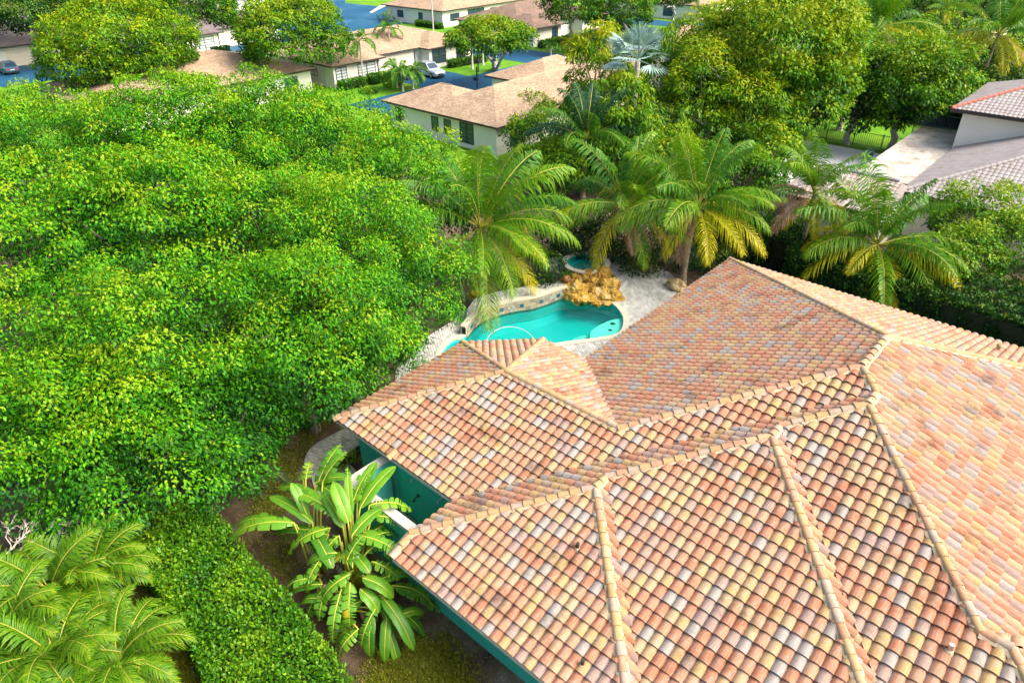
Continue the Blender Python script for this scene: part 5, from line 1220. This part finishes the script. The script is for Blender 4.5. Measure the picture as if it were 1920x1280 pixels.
# ------------------------------------------------------------------ houses of the street
def hip_mesh(u0, v0, u1, v1, ez, s, mat):
    w, d = u1 - u0, v1 - v0; h = min(w, d) / 2
    if w <= d: A, B = (u0 + h, v0 + h), (u0 + h, v1 - h)
    else: A, B = (u0 + h, v0 + h), (u1 - h, v0 + h)
    z = ez + h * s; V = [(u0,v0,ez),(u1,v0,ez),(u1,v1,ez),(u0,v1,ez),(*A,z),(*B,z)]
    F = [(0,1,4),(1,2,5,4),(2,3,5),(3,0,4,5)] if w <= d else [(0,1,5,4),(1,2,5),(2,3,4,5),(3,0,4)]
    dirs = [(1,0),(0,1),(-1,0),(0,-1)]; uv = []
    for f, dd in zip(F, dirs):
        for i in f:
            p = V[i]; al = p[0] * dd[0] + p[1] * dd[1]; pe = (p[0] * -dd[1] + p[1] * dd[0]) * math.sqrt(1 + s * s); uv.append((al, pe))
    me = bpy.data.meshes.new('roof'); me.from_pydata(V, [], F); me.update(); ul = me.uv_layers.new(name='uv'); ul.data.foreach_set('uv', np.array(uv, dtype=np.float32).ravel()); me.materials.append(mat)
    return me, (A, B, z)
def house(label, rects, ez=2.7, s=.36, roof='shingle', over=.6, openings=(), wall='white_wall', name='bungalow', ridge=True):
    u0, v0, u1, v1 = rects[0]
    t = thing(name, label, 'house', ((u0+u1)/2, (v0+v1)/2, 0))
    for k, (a, b_, c, d) in enumerate(rects):
        e = ez - .012 * k; me, (A, B, z) = hip_mesh(a, b_, c, d, e, s, M[roof]); r = obj('roof', me, t)
        w = MB(); w.box((a + over + .004 * k, b_ + over + .004 * k, 0), (c - over - .004 * k, d - over - .004 * k, e - .03)); w.build('wall', M[wall], t)
        f = MB(); th = .16
        f.box((a - .02, b_ - .03, e - th), (c + .02, b_, e + .015)); f.box((a - .02, d, e - th), (c + .02, d + .03, e + .015))
        f.box((a - .03, b_, e - th), (a, d, e + .012)); f.box((c, b_, e - th), (c + .03, d, e + .012))
        f.box((a + .01, b_ + .01, e - .10), (c - .01, d - .01, e - .06)); f.build('fascia_board', M['fascia'], t)
        if ridge:
            rb = MB()
            for P, Q in (((*A, z), (*B, z)),):
                rb.tube([Vector(P) + Vector((0, 0, -.02)), Vector(Q) + Vector((0, 0, -.02))], .07, 6)
            q_ = rb.build('ridge_strip', M[roof + '_cap'], r)
    for (ri, side, pos, z0, w, h, style) in openings:
        a, b_, c, d = rects[ri]
        if side == 'u': O = Vector((c - over, pos, z0)); X = Vector((0, 1, 0)); Nn = Vector((1, 0, 0))
        else: O = Vector((pos, b_ + over, z0)); X = Vector((1, 0, 0)); Nn = Vector((0, -1, 0))
        Mx = Matrix(((X.x, Nn.x, 0, O.x), (X.y, Nn.y, 0, O.y), (X.z, Nn.z, 1, O.z), (0, 0, 0, 1)))
        if style == 'garage':
            g = MB(); g.box((0, -.05, 0), (w, .04, h), M=Mx); o = g.build('garage_door', M['cream_door'], t)
            g = MB()
            for k in range(1, 4): g.box((0, .04, h * k / 4 - .012), (w, .052, h * k / 4 + .012), M=Mx)
            g.build('panel_joint', M['cap_stone'], o); continue
        if style == 'pipe':
            g = MB(); g.box((0, 0, 0), (.1, .1, h), M=Mx); g.build('downpipe', M['fascia'], t); continue
        g = MB(); fr = .07
        g.box((-fr, -.03, -fr), (w + fr, .05, 0), M=Mx); g.box((-fr, -.03, h), (w + fr, .05, h + fr), M=Mx); g.box((-fr, -.03, 0), (0, .05, h), M=Mx); g.box((w, -.03, 0), (w + fr, .05, h), M=Mx)
        if style in ('louvre', 'dark', 'grid'): g.box((w/2 - .05, -.02, 0), (w/2 + .05, .052, h), M=Mx)
        nb = {'louvre': 5, 'dark': 4, 'grid': 2, 'door': 0, 'plain': 0, 'slider': 0}[style]
        for k in range(1, nb): g.box((0, -.02, h * k / nb - .03), (w, .046, h * k / nb + .03), M=Mx)
        if style == 'slider':
            for k in (1, 2): g.box((w * k / 3 - .03, -.02, 0), (w * k / 3 + .03, .05, h), M=Mx)
        o = g.build('door' if style == 'door' else 'window', M['fascia'], t)
        g = MB(); g.box((.002, -.03, .002), (w - .002, .02, h - .002), M=Mx); g.build('pane', M['louvre'] if style == 'louvre' else M['glass'], o)
    return t
LV = 'louvre'
house('near tan-shingled L-shaped house with white walls behind the garden palms', [(-52, 43.6, -41.4, 70.3), (-57, 43.62, -47, 52), (-57.2, 58.4, -48, 70.28)], 2.7, .36,
      openings=[(1, 'v', -55.6, .9, 1.0, 1.2, 'dark'), (0, 'v', -50.3, .9, .8, 1.2, 'plain'), (0, 'v', -48.6, .9, .8, 1.2, 'plain'), (0, 'v', -46.5, .5, 1.6, 1.7, 'dark'), (0, 'u', 46, .6, 1.6, 1.5, 'dark')])
house('tan-shingled house twin beyond the near L-shaped house, mostly behind trees', [(-52.5, 71.6, -42, 100), (-57, 71.62, -47.5, 80), (-57, 88, -48, 99.98)], 2.7, .36, openings=[(0, 'u', 74, .8, 1.6, 1.3, 'dark')])
house('tan-shingled house with louvred windows and a cream garage behind the silver car', [(-90, 50.3, -76.2, 75), (-84, 50.33, -74.6, 58.6), (-84, 65.6, -74.4, 74.98)], 2.7, .28,
      openings=[(1, 'u', 51.3, .55, 1.5, 1.7, LV), (1, 'u', 54.6, .55, 2.6, 1.7, LV), (1, 'v', -80.0, 1.1, 1.4, .9, 'grid'), (0, 'u', 59.6, 0, 4.9, 2.25, 'garage'), (2, 'u', 66.8, .6, 2.4, 1.7, 'dark'), (2, 'u', 71.3, .6, 1.6, 1.7, 'dark'), (1, 'u', 57.6, 0, .1, 2.6, 'pipe'), (0, 'u', 65.1, 0, .1, 2.6, 'pipe')])
house('tan-shingled house at the left whose roof runs behind the grove', [(-91, 23.2, -75, 48.6)], 2.75, .28, openings=[(0, 'u', 44.5, .8, 1.6, 1.3, 'dark'), (0, 'v', -89, .9, 1.4, 1.1, 'grid')])
house('long tan-shingled house with a shaded patio at the top edge', [(-117, 92, -100, 117)], 2.8, .30, openings=[(0, 'u', 94.5, .9, 2.2, 1.1, 'grid'), (0, 'u', 99.0, .1, 4.2, 2.2, 'slider'), (0, 'u', 105, .9, 1.6, 1.1, 'grid'), (0, 'v', -113, .9, 1.6, 1.1, 'grid'), (0, 'v', -107, .9, 1.0, 1.1, 'plain')])
house('brown-shingled house with a cream garage beside the red car', [(-92, 87, -77.5, 108), (-84, 87.03, -74.4, 95), (-86, 100.5, -75.2, 107.98)], 2.7, .32,
      openings=[(1, 'u', 92.2, .1, 1.3, 2.1, 'door'), (1, 'v', -79.5, 1.2, 1.2, .9, 'grid'), (0, 'u', 95.6, .1, 1.6, 2.1, 'dark'), (2, 'u', 101.6, 0, 4.6, 2.25, 'garage')], roof='shingle_brown')
house('brown-roofed house at the top edge beside the slim pale-trunked tree', [(-90, 126, -68, 150)], 2.7, .3, openings=[(0, 'u', 128, .5, 2.2, 1.6, 'dark'), (0, 'u', 134, 0, 4, 2.2, 'garage'), (0, 'v', -76, .5, 2.2, 1.6, 'dark')])
house('dark-roofed garage block with cream doors behind the blue car', [(-142, 16, -122, 41)], 2.75, .32, roof='shingle_grey', openings=[(0, 'u', 22.5, 0, 5.2, 2.4, 'garage'), (0, 'u', 29.6, 0, 5.2, 2.4, 'garage'), (0, 'u', 35.6, 0, 3.6, 2.4, 'garage')])
house('dark grey-roofed house with a louvred window behind the thick leaning trunk', [(-131, 47, -113.2, 68), (-124, 49.5, -110.2, 56)], 2.75, .34, roof='shingle_grey', openings=[(1, 'u', 51.4, .4, 3.0, 1.8, LV), (1, 'u', 55.2, 0, .1, 2.6, 'pipe'), (0, 'u', 57, 0, 4.6, 2.3, 'garage'), (0, 'u', 62.5, 0, 3.6, 2.3, 'garage')])
house('white house with a dark roof far off at the top edge', [(-165, 70, -150, 88)], 2.8, .34, roof='shingle_grey', openings=[(0, 'u', 74, .8, 2, 1.2, 'grid')])
house('tan-roofed house glimpsed through palms in the upper right', [(-36, 128, -22, 146)], 2.8, .34, openings=[(0, 'v', -32, .8, 2, 1.2, 'grid')])
house('white-walled house glimpsed at the right edge of the far palms', [(-14, 116, 2, 132)], 3.4, .34, openings=[(0, 'v', -10, .8, 2, 1.2, 'grid')])

# ------------------------------------------------------------------ the neighbour with the grey tiles
nb = thing('neighbour_house', 'white neighbouring house with pale grey roof tiles and a flat white roof terrace', 'house', (-3, 56, 0))
N_EZ = 3.0
def nface(O, g, pcs, mat, parent, sl=.38, nseg=6):
    f = RoofFace(O, g, pcs, slope=sl); V, F = tile_geo(nseg, .036, .024, .016); vs, fs, ts, us = [], [], [], []
    r = random.Random(8)
    for inner, (x, y), polys in f.tiles(V, F, None):
        t = r.random(); sh_ = r.random() * 40
        pl = [[(V[k][0] + x, V[k][1] + y, V[k][2]) for k in ff] for ff in F] if inner else polys
        for p in pl:
            bse = len(vs); vs += [tuple(f.world(q)) for q in p]; fs.append(tuple(range(bse, bse + len(p)))); ts.append(t); us += [((q[0] - x) / TW + sh_, (q[1] - y) / TE + sh_) for q in p]
    tag(obj('tile_field', mesh_np('tile_field', vs, fs, ts, [M[mat]], uv=us), parent), kind='stuff')
    return f
def ncaps(P, Q, mat, parent, r=.13):
    P = Vector(P); Q = Vector(Q); d = (Q - P); n_ = max(1, int(d.length / .36)); 
    global _ncap
    for k in range(n_):
        b = MB(); a = P + d * (k / n_); c = P + d * ((k + 1.08) / n_)
        key = (mat, r)
        if key not in NC:
            bb = MB(); bb.tube([(0, 0, 0), (0, .39, 0)], [r, r * .86], 8); NC[key] = bb.mesh('ridge_tile', [M[mat]])
        o = obj('ridge_tile', NC[key], parent, (0, 0, 0)); dn = d.normalized(); sd2 = dn.cross(Vector((0, 0, 1))).normalized(); up = sd2.cross(dn)
        o.matrix_local = Matrix(((sd2.x, dn.x, up.x, a.x), (sd2.y, dn.y, up.y, a.y), (sd2.z, dn.z, up.z, a.z), (0, 0, 0, 1)))
NC = {}
b = MB()
ns = .38
low_r = (-12.2, 46.7, 6, 66)
cA_ = at(1784, 205, 5.8)
uu, vv = cA_.x, cA_.y
b.add([(-10.4,48.5,3),(7.1,48.5,3),(7.1,66,3),(-10.4,66,3),(-1.65,57.25,3+8.75*ns)], [(0,1,4),(1,2,4),(2,3,4),(3,0,4)])
b.add([(uu,vv,5.8),(uu+14,vv,5.8),(uu+14,vv+11,5.8),(uu,vv+11,5.8),(uu+5.5,vv+5.5,5.8+5.5*ns),(uu+8.5,vv+5.5,5.8+5.5*ns)], [(0,1,5,4),(1,2,5),(2,3,4,5),(3,0,4)])
b.add([(-16.7,44.1,2.7),(-10.2,44.1,2.7),(-10.2,50.5,2.7),(-16.7,50.5,2.7),(-13.5,47.3,2.7+3.2*ns),(-10.2,47.3,2.7+3.2*ns)], [(0,1,5,4),(1,2,5),(2,3,4,5),(3,0,4)])
nr = b.build('roof', M['grey_ridge'], nb)
nface((-10.4,48.5,3.05), (1,0), [[(-10.4,48.5),(-1.65,57.25),(-10.4,66)]], 'grey_tile', nr, ns)
nface((-10.4,48.5,3.05), (0,1), [[(-10.4,48.5),(7.1,48.5),(-1.65,57.25)]], 'grey_tile', nr, ns)
nface((uu,vv,5.85), (0,1), [[(uu,vv),(uu+14,vv),(uu+8.5,vv+5.5),(uu+5.5,vv+5.5)]], 'grey_tile', nr, ns)
nface((uu,vv,5.85), (1,0), [[(uu,vv),(uu+5.5,vv+5.5),(uu,vv+11)]], 'grey_tile', nr, ns)
nface((-16.7,44.1,2.75), (0,1), [[(-16.7,44.1),(-10.2,44.1),(-10.2,47.3),(-13.5,47.3)]], 'pink_tile', nr, ns)
nface((-16.7,44.1,2.75), (1,0), [[(-16.7,44.1),(-13.5,47.3),(-16.7,50.5)]], 'pink_tile', nr, ns)
ncaps((-10.4,48.5,3.12), (-1.65,57.25,3.12+8.75*ns), 'grey_ridge', nr)
ncaps((uu,vv,5.92), (uu+5.5,vv+5.5,5.92+5.5*ns), 'red_ridge', nr)
ncaps((-16.7,44.1,2.82), (-13.5,47.3,2.82+3.2*ns), 'grey_ridge', nr); ncaps((-13.5,47.3,2.82+3.2*ns), (-10.4,47.3,2.82+3.2*ns), 'grey_ridge', nr)
b = MB(); b.box((uu + .7, vv + .7, 0), (uu + 13.3, vv + 10.3, 5.75)); b.box((-9.8, 49.1, 0), (6.5, 65.4, 2.95)); b.box((-16.1, 44.7, 0), (-10.22, 50.0, 2.62)); b.build('wall', M['white_wall'], nb)
b = MB()
for (a, c, z) in (((uu, vv), (uu + 14, vv), 5.8), ((-10.4, 48.5), (7.1, 48.5), 3.0), ((-16.7, 44.1), (-10.2, 44.1), 2.7)): b.box((a[0] - .03, a[1] - .04, z - .18), (c[0], a[1] + .005, z + .03))
for (a, c, z) in (((uu, vv), (uu, vv + 11), 5.8), ((-10.4, 48.5), (-10.4, 66), 3.0), ((-16.7, 44.1), (-16.7, 50.5), 2.7)): b.box((a[0] - .04, a[1] - .03, z - .18), (a[0] + .005, c[1], z + .03))
b.build('fascia_board', M['fascia'], nb)
g = MB(); g.box((-15.4, 44.62, .3), (-15.15, 44.69, .9)); g.build('wall_light', M['fascia'], nb)
# flat white roof with the screened balcony
f0, f1, f2, f3 = at(1648, 335, 2.9), at(1690, 292, 2.9), at(1733, 258, 2.9), at(1800, 278, 2.9)
b = MB(); b.prism([(-14.1, 50.6), (-10.44, 50.6), (-10.44, 66.2), (-14.1, 66.2)], 2.6, 2.9); b.build('flat_roof', M['flat_roof'], nb)
b = MB(); b.box((-13.9, 50.8, 0), (-10.5, 66.0, 2.6)); b.build('porch_wall', M['white_wall'], nb)
sc = thing('screened_balcony', 'dark screened balcony with a picket railing on the flat white roof', 'balcony', (-14.2, 66.3, 2.9))
x0, x1, y0, y1 = -14.0, -10.6, 66.2, 70.2
fr = MB()
for (x, y) in ((x0, y0), (x1, y0), (x0, y1), (x1, y1)): fr.box((x - .05, y - .05, 2.9), (x + .05, y + .05, 4.9))
for z in (3.0, 3.95, 4.9):
    fr.box((x0, y0 - .03, z - .04), (x1, y0 + .03, z + .04)); fr.box((x0 - .03, y0, z - .04), (x0 + .03, y1, z + .04)); fr.box((x0, y1 - .03, z - .04), (x1, y1 + .03, z + .04))
fr.build('frame', M['fence_metal'], sc)
for k in range(int((x1 - x0) / .22)):
    p = MB(); x = x0 + .22 * (k + .5); p.box((x - .015, y0 - .015, 3.04), (x + .015, y0 + .015, 3.91)); p.build('picket', M['fence_metal'], sc)
for k in range(int((y1 - y0) / .22)):
    p = MB(); y = y0 + .22 * (k + .5); p.box((x0 - .015, y - .015, 3.04), (x0 + .015, y + .015, 3.91)); p.build('picket', M['fence_metal'], sc)
p = MB(); p.box((x0 + .05, y1 - .02, 2.9), (x1 - .05, y1 - .005, 4.86)); p.box((x1 - .02, y0 + .06, 2.9), (x1 - .005, y1 - .05, 4.86)); p.box((x0 + .06, y0 + .06, 2.905), (x1 - .06, y1 - .06, 2.93)); p.build('screen', M['screen'], sc)

dk_px = [(1436,348),(1470,300),(1500,262),(1568,273),(1690,296),(1700,330),(1640,372),(1500,360)]
struct('pool_deck', fill_mesh('pool_deck', [at(x, y, .03).xy for x, y in dk_px], [], .03, M['white_deck'], z1=0))
P = at(1640, 300, .05); b = MB(); b.box((P.x - .9, P.y - .35, .03), (P.x + .9, P.y + .35, .30)); b.box((P.x - .9, P.y + .25, .30), (P.x - .3, P.y + .35, .75)); tag(b.build('sun_lounger', M['paint_blue']), 'low blue lounger on the white pool deck of the neighbour', 'lounger')
P = at(1500, 320, .05); b = MB(); b.box((P.x - .8, P.y - .4, .25), (P.x + .8, P.y + .4, .36))
for dx in (-.7, .7):
    for dy in (-.3, .3): b.box((P.x + dx - .04, P.y + dy - .04, .03), (P.x + dx + .04, P.y + dy + .04, .25))
tag(b.build('sun_lounger', M['louvre']), 'blue and white lounger on the deck behind the slim palm crown', 'lounger')
def picket_fence(label, a, c, h, sp=.16, post=2.4, mat='fence_metal'):
    a = Vector(a); c = Vector(c); d = c - a; Ln = d.length; d.normalize(); t = thing('metal_fence', label, 'fence', (a.x, a.y, 0)); ang = math.atan2(d.y, d.x)
    pm = MB(); pm.box((-.012, -.012, .06), (.012, .012, h)); pme = pm.mesh('picket', [M[mat]]); qm = MB(); qm.box((-.035, -.035, 0), (.035, .035, h + .05)); qme = qm.mesh('post', [M[mat]])
    for k in range(int(Ln / sp)): o = obj('picket', pme, t, (d.x * sp * (k + .5), d.y * sp * (k + .5), 0)); o.rotation_euler[2] = ang
    for k in range(int(Ln / post) + 1): o = obj('post', qme, t, (d.x * post * k, d.y * post * k, 0)); o.rotation_euler[2] = ang
    for z in (.12, h - .05):
        r = MB(); r.box((0, -.02, z - .02), (Ln, .02, z + .02)); o = obj('rail', r.mesh('rail', [M[mat]]), t, (0, 0, 0)); o.rotation_euler[2] = ang
picket_fence('dark metal picket fence between white pool deck and neighbour lawn', at(1500, 254).xy, at(1690, 287).xy, 1.25, .18)
picket_fence('short black metal fence at the near end of the white pool deck', at(1438, 352).xy, at(1492, 362).xy, 1.1, .14, mat='black_metal')
picket_fence('dark picket fence in the shade beside the pale tree trunk', at(1706, 262).xy, at(1745, 252).xy, 1.6, .16, mat='black_metal')
P = at(1588, 242); g_ = thing('garden_ornament', 'small pink and blue garden ornament on thin legs beside the lawn fence', 'ornament', (P.x, P.y, 0))
b = MB(); b.tube([P, P + Vector((0, 0, 1.5))], .03, 5); b.tube([P + Vector((.35, .25, 0)), P + Vector((.3, .2, .8))], .03, 5); b.build('leg', M['dead_wood'], g_)
b = MB(); b.tube([P + Vector((-.05, -.02, .85)), P + Vector((.1, .1, .95)), P + Vector((.45, .3, .92)), P + Vector((.6, .42, .75))], [.05, .16, .15, .05], 8); b.build('body', M['clay_pot'], g_, True)
b = MB(); b.tube([P + Vector((0, 0, 1.3)), P + Vector((0, 0, 1.6)), P + Vector((.05, .02, 1.95))], [.06, .15, .05], 8); b.build('head', M['paint_blue'], g_, True)

# ------------------------------------------------------------------ lawns' hedges and shrubs along the street houses
def box_hedge(label, a, c, w, h, seed, mat='hedge'):
    a = Vector(a).xy; c = Vector(c).xy; d = (c - a).normalized(); nn = Vector((d.y, -d.x)) * w / 2
    hedge('box_hedge', label, [a + nn, c + nn, c - nn, a - nn], h, seed, mat, L=.26, dens=60, top_tone=.5, bump_=.08, group='clipped hedges along the street houses')
box_hedge('clipped hedge under the left louvred window of the tan house', (-73.9, 50.5), (-73.9, 54.4), 1.0, 1.0, 51)
box_hedge('clipped hedge under the wide louvred window of the tan house', (-73.7, 55.0), (-73.7, 59.0), 1.1, 1.1, 52)
box_hedge('clipped hedge right of the silver car along the white wall', (-73.6, 68.4), (-73.0, 75.0), 1.0, .9, 53, 'olive')
box_hedge('clipped hedge before the brown-shingled house left of the red car', (-73.4, 87.5), (-73.2, 95.4), 1.3, 1.0, 54)
box_hedge('dark clipped hedge at the far end of the red car drive', (-73.0, 106.8), (-73.0, 111), 1.2, 1.2, 55, 'dark')
box_hedge('hedge along the shaded side wall of the long house at the top', (-106, 91.2), (-99.5, 91.2), 1.0, .9, 56, 'olive')
box_hedge('low hedge under the window of the dark grey-roofed house', (-109.6, 53.2), (-109.6, 56.0), .9, .8, 57, 'dark')
box_hedge('dark hedge at the left picture edge beside the lawn', (-95.0, 18.4), (-90.5, 21.0), 1.6, 1.0, 58, 'dark')
box_hedge('yellowish shrubs before the house at the top edge', (-67.2, 127), (-67.2, 133), 1.2, .9, 59, 'yellow')
for k, (px, z, rad, mt, lab) in enumerate((((760,137),.8,(.8,.8,.7),'yellow','golden shrub at the garage corner behind the short palms'),((690,170),.3,(.9,.6,.35),'olive','low shrub ring at the foot of the left slender palm'),((738,155),.4,(.8,.7,.4),'yellow','rusty low shrub in the lawn bed behind the short palms'),
        ((683,140),.8,(.8,.8,.7),'yellow','rounded golden shrub between the two louvred windows'),((800,35),.6,(.8,.8,.6),'olive','small shrub before the patio of the long house'),((724,32),.9,(1.3,1.3,.8),'olive','sparse bush alone on the far lawn'),((365,88),.6,(.9,.8,.6),'yellow','small yellowish shrub at the foot of the thick leaning trunk'),
        ((1010,72),.8,(.7,.7,.7),'olive','small shrub at the corner of the brown-shingled house'),((820,38),.5,(.8,.8,.5),'olive','small shrub beside the sliding doors of the long house'),((972,236),.9,(.7,.7,.9),'yellow','reddish shrub by the white wall end of the near tan house'))):
    bush(lab, px, z, rad, 820 + k, mt, group=None, lobes=14, lobe_r=.35, per=45, L=.22)

# ------------------------------------------------------------------ cars
def car(name, label, P, ang, pm, Ln=4.5, W=1.84, H=1.62, suv=True, cat='car'):
    t = thing(name, label, cat, (P.x, P.y, .045), None, ang)
    hw = W / 2; bl = Ln / 2; g = .22
    def loft(secs, nm, mat, smooth=False):
        b = MB(); V = []; k = len(secs[0])
        for s_ in secs: V += s_
        F = [(i*k+j, i*k+(j+1) % k, (i+1)*k+(j+1) % k, (i+1)*k+j) for i in range(len(secs)-1) for j in range(k)]
        F += [tuple(range(k))[::-1], tuple((len(secs)-1)*k + j for j in range(k))]; b.add(V, F); o = b.build(nm, M[mat], None, smooth); o.parent = t; return o
    def sec(x, w, z0, z1, c=.08): return [(x, -w, z0 + c), (x, -w + c, z0), (x, w - c, z0), (x, w, z0 + c), (x, w, z1 - c), (x, w - c, z1), (x, -w + c, z1), (x, -w, z1 - c)]
    bz = H * .60
    loft([sec(-bl, hw*.82, g+.22, bz*.86), sec(-bl+.12, hw*.94, g+.05, bz*.97), sec(-bl+.5, hw, g, bz), sec(0, hw, g, bz), sec(bl*.45, hw, g, bz*.98), sec(bl-.55, hw*.97, g, bz*.90), sec(bl-.12, hw*.90, g+.05, bz*.82), sec(bl, hw*.78, g+.18, bz*.68)], 'body', pm)
    r0, r1 = (-bl + .10, bl*.40) if suv else (-bl + .75, bl*.42); t0, t1 = (-bl + .55, bl*.02) if suv else (-bl*.45, bl*.02)
    cab = MB(); zb, zt = bz - .02, H
    def quad(x0, x1, w, z): return [(x0, -w, z), (x1, -w, z), (x1, w, z), (x0, w, z)]
    A = quad(r0, r1, hw*.93, zb); B = quad(t0, t1, hw*.74, zt)
    cab.add(A + B, [(4,5,6,7),(0,1,5,4),(1,2,6,5),(2,3,7,6),(3,0,4,7)]); o = cab.build('cabin', M[pm]); o.parent = t
    def lerp(p, q, f): return tuple(p[i] + (q[i] - p[i]) * f for i in range(3))
    def pane(nm, a, b_, c, d, n, e=.012, mx=.07, my=.12):
        n = Vector(n); q = []
        for (fu, fv) in ((mx, my), (1-mx, my), (1-mx, 1-my*.6), (mx, 1-my*.6)):
            lo = Vector(a).lerp(Vector(b_), fu); hi = Vector(d).lerp(Vector(c), fu); q.append(lo.lerp(hi, fv) + n * e)
        w = MB(); w.add(q + [p - n * .01 for p in q], [(0,1,2,3),(0,4,5,1),(1,5,6,2),(2,6,7,3),(3,7,4,0)]); o = w.build(nm, M['car_glass']); o.parent = t
    pane('windscreen', A[1], A[2], B[2], B[1], (.7, 0, .7)); pane('rear_window', A[3], A[0], B[0], B[3], (-.8, 0, .5))
    for sg, (i, j) in ((-1, (0, 1)), (1, (3, 2))):
        mA, mB = lerp(A[i], A[j], .5), lerp(B[i], B[j], .5)
        pane('side_window', A[i], mA, mB, B[i], (0, sg, .25), mx=.06); pane('side_window', mA, A[j], B[j], mB, (0, sg, .25), mx=.06)
        m = MB(); m.box((r1 - .55, sg * hw if sg > 0 else sg * hw - .18, bz - .02), (r1 - .38, sg * hw + .18 if sg > 0 else sg * hw, bz + .13)); o = m.build('mirror', M[pm]); o.parent = t
        if suv:
            m = MB(); m.tube([(t0 + .1, sg * hw * .66, H + .03), (t1 - .05, sg * hw * .66, H + .03)], .025, 5); o = m.build('roof_rail', M['chrome']); o.parent = t
        m = MB(); m.box((-bl - .012, sg * hw * .55 - .18, bz * .66), (-bl + .12, sg * hw * .55 + .18, bz * .84)); o = m.build('tail_light', M['lamp_red']); o.parent = t
        m = MB(); m.box((bl - .14, sg * hw * .55 - .2, bz * .56), (bl - .005 + .02, sg * hw * .55 + .2, bz * .70)); o = m.build('headlight', M['lamp_clear']); o.parent = t
        for x in (-bl + .85, bl - .85):
            w = MB(); w.tube([(x, sg * (hw - .2), .34), (x, sg * (hw + .015), .34)], .34, 16); o = w.build('wheel', M['tyre']); o.parent = t
            w = MB(); w.tube([(x, sg * (hw - .02), .34), (x, sg * (hw + .03), .34)], .21, 12); q = w.build('rim', M['rim']); q.parent = o
    m = MB(); m.box((bl - .1, -hw*.45, g + .2), (bl + .012, hw*.45, bz*.62)); o = m.build('grille', M['tyre']); o.parent = t
    m = MB(); m.box((bl - .2, -hw*.7, g - .02), (bl + .02, hw*.7, g + .14)); m.box((-bl - .02, -hw*.75, g), (-bl + .2, hw*.75, g + .16)); o = m.build('bumper', M['tyre']); o.parent = t
    m = MB(); m.box((-bl - .02, -.26, bz*.62), (-bl + .02, .26, bz*.74)); o = m.build('number_plate', M['louvre']); o.parent = t
    return t
C0 = at(808, 143); car('parked_car', 'silver sport utility car parked before the cream garage', C0, math.radians(-8), 'paint_silver')
C0 = at(1112, 73); car('parked_car', 'dark red hatchback parked on the drive of the brown-shingled house', C0, math.radians(180 - 6), 'paint_red', 4.3, 1.76, 1.42, False)
C0 = at(16, 137); car('parked_car', 'blue-grey hatchback parked on the blue driveway in the upper left', C0, math.radians(182), 'paint_blue', 4.3, 1.8, 1.5, True)
# street furniture
P = at(897, 136); t = thing('mailbox', 'black mailbox on a post at the lawn edge beside the silver car', 'mailbox', (P.x, P.y, 0)); b = MB(); b.box((P.x-.06,P.y-.06,0),(P.x+.06,P.y+.06,2.3)); b.build('post', M['black_metal'], t); b = MB(); b.box((P.x-.2,P.y-.1,1.1),(P.x+.2,P.y+.5,1.45)); b.build('box', M['black_metal'], t)
P = at(895, 168); t = thing('mailbox', 'black mailbox post standing by the road behind the near tan roof', 'mailbox', (P.x, P.y, 0)); b = MB(); b.box((P.x-.06,P.y-.06,0),(P.x+.06,P.y+.06,2.6)); b.build('post', M['black_metal'], t); b = MB(); b.box((P.x-.5,P.y-.15,1.0),(P.x+.1,P.y+.15,1.35)); b.build('box', M['black_metal'], t)
P = at(813, 62); b = MB(); b.tube([(P.x, P.y, 0), (P.x, P.y, 9.5)], [.13, .1], 8); tag(b.build('utility_pole', M['dead_wood']), 'tall pale utility pole before the long tan-roofed house', 'pole')
for k, dx in enumerate((0, 1.4)):
    P = Vector((-99.9, 100.2 + dx * 1.2, 0)); t = thing('patio_chair', ('white patio chair before the long house, left of its pair', 'white patio chair before the long house, right of its pair')[k], 'chair', tuple(P), 'white patio chairs'); b = MB(); b.box((P.x-.3,P.y-.3,.38),(P.x+.3,P.y+.3,.46)); b.build('seat', M['louvre'], t); b = MB(); b.box((P.x-.3,P.y-.3,.46),(P.x-.24,P.y+.3,1.0)); b.build('backrest', M['louvre'], t)
    for ax_, ay_ in ((-.27,-.27),(-.27,.27),(.27,-.27),(.27,.27)): b = MB(); b.box((P.x+ax_-.03,P.y+ay_-.03,0),(P.x+ax_+.03,P.y+ay_+.03,.38)); b.build('leg', M['louvre'], t)
